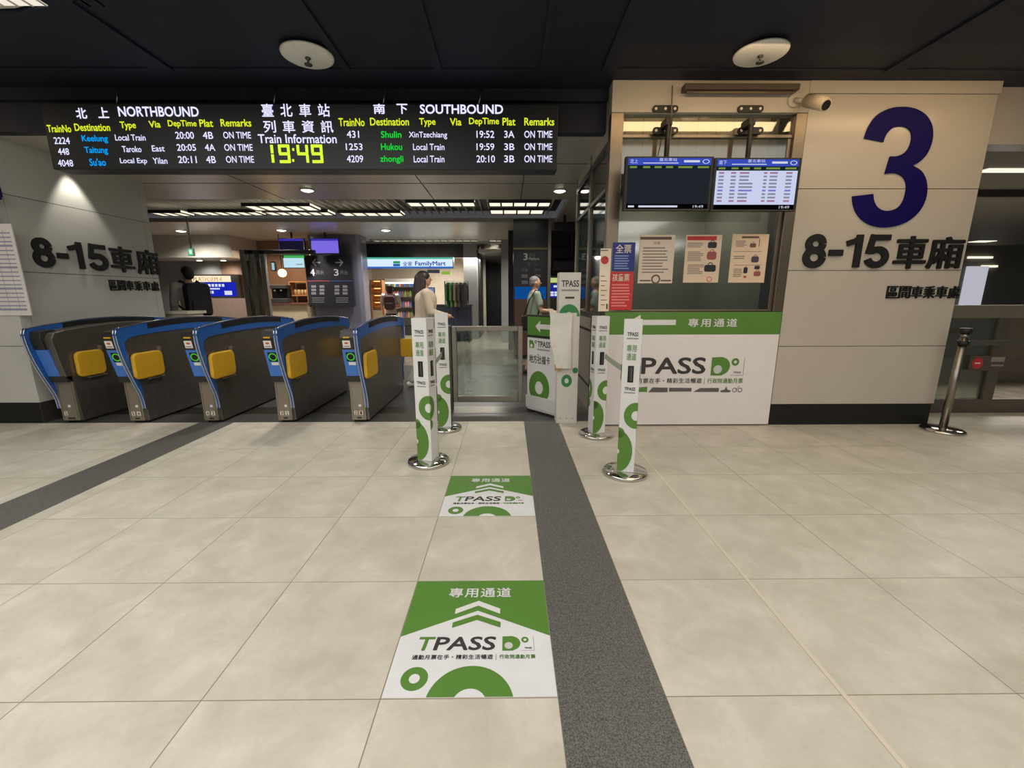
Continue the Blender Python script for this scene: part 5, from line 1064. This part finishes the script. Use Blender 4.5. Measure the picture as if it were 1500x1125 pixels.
# pier beside the corridor, platform 3 panel, ticket machine
YPN = 9.0
X0, X1, Z0, Z1 = rect(752, 358, 802, 470, YPN); o = thing('platform_sign', 'dark platform 3 panel with white lettering behind the elderly man', 'sign panel', ((X0+X1)/2, YPN, 0))
b = MB(); b.box(X0, X1, YPN, YPN+0.18, 0, ZI-0.02, mat('panel_dark', (30, 31, 38), 0.3)); b.build('panel', o, 0.004)
b = MB(); RQ(b, 754, 420, 800, 438, YPN-0.003, emit('panel_blue', (20, 100, 190), 0.5)); b.build('blue_band', o)
b = MB(); RQ(b, 754, 438, 800, 520, YPN-0.003, mat('panel_brown', (92, 66, 52), 0.5)); b.build('brown_base', o)
b = MB(); e = mat('panel_white', (206, 208, 210), 0.5); RT(b, '3', 767, 371, 773, 381, YPN-0.003, e, 0.03); RT(b, '月台', 775, 371, 784, 376, YPN-0.003, ms); RT(b, 'Platform', 775, 377, 790, 381, YPN-0.003, e, 0.01); RT(b, '往', 773, 384, 777, 389, YPN-0.003, ms); RT(b, 'To', 783, 385, 787, 388.5, YPN-0.003, ms)
RT(b, '桃園', 764, 393, 773, 398, YPN-0.003, ms); RT(b, '新竹', 783, 393, 792, 398, YPN-0.003, ms)
for y in (402, 411): RQ(b, 764, y, 773, y+5, YPN-0.003, ms); 
RQ(b, 783, 402, 792, 406, YPN-0.003, ms); b.build('lettering', o)
b = MB(); b.box(X1, X1+0.06, YPN-0.02, YPN+0.2, 0, ZI, M_STEEL); b.box(X0, X1, YPN-0.03, YPN, at(777, 366, YPN).z, at(777, 363, YPN).z, mat('panel_lamp', (120, 110, 84), 0.4)); b.build('frame', o)
YT = 9.3
X0, X1, Z0, Z1 = rect(804, 404, 845, 470, YT); o = thing('ticket_machine', 'ticket machine with a blue screen behind the tall white sign column', 'ticket machine', ((X0+X1)/2, YT, 0))
b = MB(); b.box(X0, X1, YT, YT+0.5, 0, Z1, M_DSTEEL); b.build('body', o, 0.01)
b = MB(); RQ(b, 806, 407, 844, 414, YT-0.003, emit('machine_header', (196, 214, 130), 0.9)); b.build('lit_header', o)
b = MB(); RQ(b, 804.5, 416, 844, 436, YT-0.003, emit('machine_blue', (26, 44, 150), 0.8)); 
for i in range(2):
    for k in range(2): RQ(b, 806.5+k*5.5, 427+i*3.6, 811+k*5.5, 430+i*3.6, YT-0.005, emit('machine_text', (215, 225, 255), 0.9))
RQ(b, 811, 418, 822, 421, YT-0.005, emit('machine_text', (215, 225, 255), 0.9)); b.build('screen', o)
o = thing('monitor', 'dark monitor hung beside the booth side window', 'monitor', (at(828, 331, 8.6).x, 8.6, at(828, 338, 8.6).z))
b = MB(); RBX(b, 812, 325, 842, 338, 8.6, 0.12, M_BLACK); b.build('housing', o, 0.006); p = at(827, 325, 8.66); b = MB(); b.tube([(p.x, 8.66, p.z-0.02), (p.x, 8.66, ZI+0.22)], 0.025, M_BLACK, 8); b.build('hanger', o)
for y0, y1, lb, Yd in ((364, 378, 'upper black box hung above the ticket machine', YT+0.3), (382, 397, 'lower black box hung above the ticket machine', YT)):
    X0, X1, Z0, Z1 = rect(812, y0, 846, y1, Yd); o = thing('display_box', lb, 'display', ((X0+X1)/2, Yd+0.1, Z0), 0, 'black boxes over the ticket machine')
    b = MB(); b.box(X0, X1, Yd, Yd+0.2, Z0, Z1, M_BLACK); b.build('housing', o, 0.006); b = MB(); b.tube([(X1-0.1, Yd+0.1, Z1-0.02), (X1-0.1, Yd+0.1, ZI+0.22)], 0.025, M_BLACK, 8); b.build('hanger', o)
# things on a ledge behind the right barrier
o = thing('service_desk', 'dark service desk in the side hall beyond the glass barrier', 'desk', (6.2, 6.6, 0))
b = MB(); b.box(5.6, 8.5, 6.4, 6.9, 0, 1.1, mat('desk_taupe', (112, 104, 92), 0.5)); b.build('body', o, 0.01); b = MB(); b.box(5.55, 8.55, 6.35, 6.95, 1.1, 1.14, M_STEEL); b.build('top', o)
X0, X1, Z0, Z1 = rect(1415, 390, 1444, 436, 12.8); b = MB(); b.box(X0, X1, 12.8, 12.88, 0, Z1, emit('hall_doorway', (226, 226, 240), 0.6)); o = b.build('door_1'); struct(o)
for x0, x1, y, Y, lb in ((1440, 1500, 249, 6.0, 'long white light strip in the side hall ceiling, nearest'), (1426, 1452, 353.5, 0, 'thin white light strip farther along the side hall')):
    p, q = fl(x0, y, 2.748), fl(x1, y, 2.748); w = 0.012*p.y; b = MB(); b.box(p.x, q.x+0.4*(x1 == 1500), p.y-w, p.y+w, 2.735, 2.75, E_LOUVRE); tag(b.build('light_strip'), lb, 'ceiling light', 'light strips in the side hall')
for x0, x1, y, lb in ((1420, 1455, 377, 'bright light strip above the side hall doorway'), (1440, 1462, 390, 'short light strip over the side hall doorway, lowest')):
    b = MB(); RBX(b, x0, y-1.5, x1, y+1.5, 12.84, 0.062, E_LOUVRE); tag(b.build('light_strip'), lb, 'light', 'light strips in the side hall')
# ================================================================== PEOPLE
def remeshed(name, build, parent, m, vox=0.012, smooth=3):
    b = MB(); build(b, m); me = bpy.data.meshes.new('t'); me.from_pydata(b.v, [], b.f); me.update()
    o = bpy.data.objects.new('t', me); COL.objects.link(o); r = o.modifiers.new('r', 'REMESH'); r.mode = 'VOXEL'; r.voxel_size = vox
    s = o.modifiers.new('s', 'SMOOTH'); s.factor = 0.5; s.iterations = smooth
    out = bpy.data.meshes.new_from_object(o.evaluated_get(bpy.context.evaluated_depsgraph_get())); bpy.data.objects.remove(o); bpy.data.meshes.remove(me)
    out.name = name; out.materials.clear(); out.materials.append(m)
    for p in out.polygons: p.use_smooth = True; p.material_index = 0
    q = bpy.data.objects.new(name, out); COL.objects.link(q); q.parent = parent; return q
def limb(b, pts, rs, m):
    for i in range(len(pts)-1): b.tube([pts[i], pts[i+1]], [rs[i], rs[i+1]], m, 14)
    for p, r in zip(pts, rs): b.ico(p, r, r, r, m, 12)
SK = mat('skin', (196, 152, 126), 0.55, 0, 0.03)
def person(label, loc, rz, H, top, legs, hairm, hair, sleeves, armL, armR, stride=0.12, shorts=False, skirt=False, shoe=(60, 58, 56), wide=1.0, collar=False):
    """local frame: +Y is the way the person faces, +X their right, unit = metres at 1.7 m, scaled by H"""
    o = thing('person', label, 'person', loc, rz); k = H/1.7; o.scale = (k, k, k); w = wide
    sh, hp = 0.175*w, 0.085*w
    L = {-1: armL, 1: armR}
    def arm(s):
        el, hd = L[s]; return [(s*sh, 0, 1.40), el, hd]
    def leg(s): return [(s*hp, 0, 0.88), (s*hp*1.05, s*stride*0.45+0.02, 0.48), (s*hp*1.1, s*stride-0.02, 0.09)]
    def hand(b, s, m):
        el, hd = Vector(L[s][0]), Vector(L[s][1]); d = (hd-el).normalized(); side = d.cross(Vector((0, 0, 1)));
        side = Vector((0, 1, 0)) if side.length < 0.3 else side.normalized()
        nrm = d.cross(side).normalized()
        b.tube([hd, hd+d*0.05, hd+d*0.085], [0.026, 0.036, 0.032], m, 10)
        for i, ln in enumerate((0.062, 0.07, 0.066, 0.05)):
            a = hd+d*0.08+side*(i-1.5)*0.0195; b.tube([a, a+d*ln*0.55+nrm*0.006, a+d*ln*0.9+nrm*0.022], [0.0095, 0.009, 0.0075], m, 8)
        a = hd+d*0.03+side*-0.03; b.tube([a, a+d*0.03-side*0.022, a+d*0.06-side*0.026], [0.0115, 0.0105, 0.009], m, 8)
    def body(b, m):
        limb(b, [(0, 0, 0.92), (0, 0, 1.1), (0, 0.005, 1.3), (0, 0, 1.42)], [0.115*w, 0.105*w, 0.12*w, 0.075], m)
        limb(b, [(-sh, 0, 1.40), (sh, 0, 1.40)], [0.055, 0.055], m)
        limb(b, [(0, -0.005, 1.40), (0, 0.008, 1.50)], [0.055, 0.05], m)
        b.ico((0, 0.012, 1.595), 0.072, 0.09, 0.105, m, 16); b.ico((0, 0.045, 1.545), 0.05, 0.05, 0.05, m, 12)
        b.tube([(0, 0.095, 1.61), (0, 0.118, 1.578)], [0.009, 0.015], m, 8); b.ico((0, 0.088, 1.545), 0.024, 0.014, 0.009, m, 8)
        for s in (-1, 1):
            b.ico((s*0.074, 0.005, 1.588), 0.012, 0.02, 0.03, m, 10); b.ico((s*0.03, 0.085, 1.60), 0.014, 0.01, 0.009, m, 8)
            limb(b, arm(s), [0.046, 0.038, 0.027], m); hand(b, s, m)
            limb(b, leg(s), [0.085*w, 0.056, 0.04], m); f = leg(s)[2]; limb(b, [(f[0], f[1]-0.03, 0.05), (f[0], f[1]+0.13, 0.035)], [0.036, 0.03], m)
    remeshed('body', body, o, SK, 0.0085, 2)
    b = MB()
    for s in (-1, 1): b.ico((s*0.031, 0.0935, 1.60), 0.0095, 0.006, 0.006, mat('eye_dark', (30, 24, 22), 0.3), 8)
    b.build('eyes', o, 0, True)
    def shirt(b, m):
        limb(b, [(0, 0, 0.90), (0, 0, 1.1), (0, 0.005, 1.3), (0, 0, 1.40)], [0.14*w, 0.128*w, 0.14*w, 0.085], m); limb(b, [(-sh, 0, 1.395), (sh, 0, 1.395)], [0.066, 0.066], m)
        if collar: limb(b, [(0, -0.02, 1.42), (0, -0.03, 1.48)], [0.075, 0.07], m)
        for s in (-1, 1):
            A, E_, Hd = [Vector(p) for p in arm(s)]
            if sleeves == 'long': limb(b, [A, E_, E_.lerp(Hd, 0.92)], [0.066, 0.058, 0.044], m)
            else: limb(b, [A, A.lerp(E_, 0.62)], [0.064, 0.064], m)
    remeshed('top', shirt, o, mat(*top), 0.012, 4)
    def pants(b, m):
        if skirt: b.tube([(0, 0, 0.96), (0, 0, 0.8), (0, 0, 0.62)], [0.14*w, 0.17*w, 0.2*w], m, 20)
        else:
            limb(b, [(0, 0, 0.98), (0, 0, 0.9)], [0.128*w, 0.13*w], m)
            for s in (-1, 1):
                h, kn, an = [Vector(p) for p in leg(s)]
                limb(b, [h, kn] if shorts else [h, kn, an+Vector((0, 0, 0.02))], [0.1*w, 0.085] if shorts else [0.1*w, 0.075, 0.062], m)
    remeshed('skirt' if skirt else 'shorts' if shorts else 'trousers', pants, o, mat(*legs), 0.012, 3)
    remeshed('hair', hair, o, mat(*hairm), 0.01, 2)
    for s in (-1, 1):
        def shoe_(b, m): f = leg(s)[2]; limb(b, [(f[0], f[1]-0.045, 0.045), (f[0], f[1]+0.06, 0.045), (f[0], f[1]+0.15, 0.036)], [0.045, 0.046, 0.036], m)
        remeshed('shoe', shoe_, o, mat('shoe_%d_%d_%d' % shoe, shoe, 0.6), 0.011, 2)
    return o
def short_hair(b, m):
    b.ico((0, -0.006, 1.628), 0.082, 0.092, 0.088, m, 16); b.ico((0, -0.035, 1.59), 0.076, 0.066, 0.09, m, 14)
def grey_hair(b, m):
    b.ico((0, -0.012, 1.632), 0.078, 0.088, 0.076, m, 16); b.ico((0, -0.04, 1.59), 0.073, 0.058, 0.07, m, 14)
def long_hair(b, m):
    b.ico((0, -0.008, 1.625), 0.086, 0.1, 0.094, m, 16); limb(b, [(0, -0.05, 1.6), (0, -0.075, 1.45), (0, -0.11, 1.28), (0, -0.12, 1.08)], [0.085, 0.09, 0.085, 0.05], m)
    for s in (-1, 1): limb(b, [(s*0.06, -0.01, 1.58), (s*0.075, -0.02, 1.45), (s*0.09, -0.05, 1.3)], [0.035, 0.035, 0.025], m)
def bob_hair(b, m):
    b.ico((0, -0.008, 1.622), 0.086, 0.1, 0.092, m, 16); b.ico((0, -0.04, 1.55), 0.08, 0.07, 0.1, m, 14)
def backpack(label, o, m, w=0.15, h=0.46, z0=1.0):
    k = o.scale.x; R = Matrix.Translation(o.location) @ Matrix.Rotation(o.rotation_euler.z, 4, 'Z') @ Matrix.Scale(k, 4)
    t = thing('backpack', label, 'backpack', tuple(R @ Vector((0, -0.22, z0))))
    b = MB(); b.T = R; b.py(rrect(-w, z0, w, z0+h, 0.08, 6), -0.31, -0.135, m); b.build('bag', t, 0.03)
    b = MB(); b.T = R; b.py(rrect(-w*0.75, z0+0.04, w*0.75, z0+h*0.5, 0.04, 5), -0.345, -0.3, m); b.build('front_pocket', t, 0.02)
    for s in (-1, 1): b = MB(); b.T = R; b.tube([(s*0.09, -0.14, z0+h-0.05), (s*0.105, -0.09, 1.455), (s*0.11, 0.0, 1.485), (s*0.115, 0.10, 1.40), (s*0.13, 0.155, 1.28), (s*0.16, 0.10, 1.12), (s*0.13, -0.12, z0+0.08)], 0.017, m, 8); b.build('strap', t)
    return t
# man with a backpack beyond the gates, back to the viewer, head bent down and turned right
pm = at(279, 430, 7.35); H = at(262, 391, 7.35).z
man = person('man in a pale grey shirt seen from behind wearing a big black backpack', (pm.x, 7.35, 0), math.radians(58), H, ('man_shirt', (186, 182, 172), 0.8), ('man_trousers', (46, 46, 50), 0.8), ('black_hair', (22, 20, 20), 0.6), short_hair, 'long',
    ((-0.23, 0.03, 1.13), (-0.2, 0.16, 0.92)), ((0.25, 0.02, 1.13), (0.22, 0.18, 0.95)), 0.06, wide=1.12)
backpack('big black backpack on the man behind the ticket gates', man, mat('backpack_black', (24, 24, 26), 0.7), 0.165, 0.52, 0.93)
# young woman walking to the right
pw = fl(606, 566); pw.y = 6.15; pw.x = at(622, 440, 6.15).x; H = at(622, 398, 6.15).z
woman = person('young woman with long dark hair in a cream hooded jacket walking right', (pw.x, 6.15, 0), math.radians(-72), H, ('cream_jacket', (206, 190, 166), 0.8), ('white_trousers', (216, 212, 210), 0.8), ('dark_brown_hair', (44, 34, 34), 0.5), long_hair, 'long',
    ((-0.24, 0.02, 1.13), (-0.2, 0.2, 1.02)), ((0.25, 0.05, 1.13), (0.17, 0.27, 1.08)), 0.2, wide=1.25, shoe=(226, 224, 222), collar=True)
# girl with a small backpack in front of the shop
pg = at(572, 440, 10.6); H = at(572, 416, 10.6).z
girl = person('girl with short dark hair and a dark skirt facing into the shop', (pg.x, 10.6, 0), math.radians(8), H, ('girl_top', (170, 160, 152), 0.8), ('dark_skirt', (30, 30, 36), 0.8), ('girl_hair', (34, 28, 28), 0.6), bob_hair, 'short',
    ((-0.22, 0.0, 1.13), (-0.2, 0.1, 0.92)), ((0.23, 0.03, 1.13), (0.15, 0.2, 1.1)), 0.03, skirt=True)
backpack('small dark red backpack on the girl in front of the shop', girl, mat('backpack_wine', (74, 42, 48), 0.7), 0.13, 0.36, 1.05)
# elderly man at the right, in profile facing right
pe = at(783, 440, 7.2); H = at(785, 405, 7.2).z
old = person('elderly grey-haired man in a pale green t-shirt facing right', (pe.x, 7.2, 0), math.radians(-78), H, ('pale_green_shirt', (150, 162, 142), 0.8), ('khaki_shorts', (110, 98, 80), 0.8), ('grey_hair', (120, 118, 116), 0.6), grey_hair, 'short',
    ((-0.21, 0.06, 1.13), (-0.14, 0.30, 1.12)), ((0.21, 0.06, 1.13), (0.15, 0.30, 1.10)), 0.08, shorts=True)
k = old.scale.x; R = Matrix.Translation(old.location) @ Matrix.Rotation(old.rotation_euler.z, 4, 'Z') @ Matrix.Scale(k, 4)
o = thing('shoulder_bag', 'black shoulder bag hanging on the elderly man', 'bag', tuple(R @ Vector((0.24, -0.1, 0.8))))
b = MB(); b.T = R; b.px(rrect(-0.28, 0.80, 0.02, 1.06, 0.04), 0.165, 0.27, M_BLACK); b.build('bag', o, 0.02)
b = MB(); b.T = R; b.tube([(0.215, -0.24, 1.05), (0.2, -0.15, 1.3), (0.17, -0.03, 1.475), (0.18, 0.09, 1.36), (0.215, 0.0, 1.05)], 0.012, M_BLACK, 8); b.build('strap', o)
o = thing('plastic_bag', 'small white plastic bag held by the elderly man', 'bag', tuple(R @ Vector((0.0, 0.42, 0.86))))
b = MB(); b.T = R; b.lathe([(0.0, 0.86), (0.06, 0.87), (0.075, 0.95), (0.05, 1.04), (0.015, 1.10), (0.012, 1.125)], mat('plastic_bag', (206, 186, 190), 0.5), (0.12, 0.39, 0), 14); b.build('bag', o)
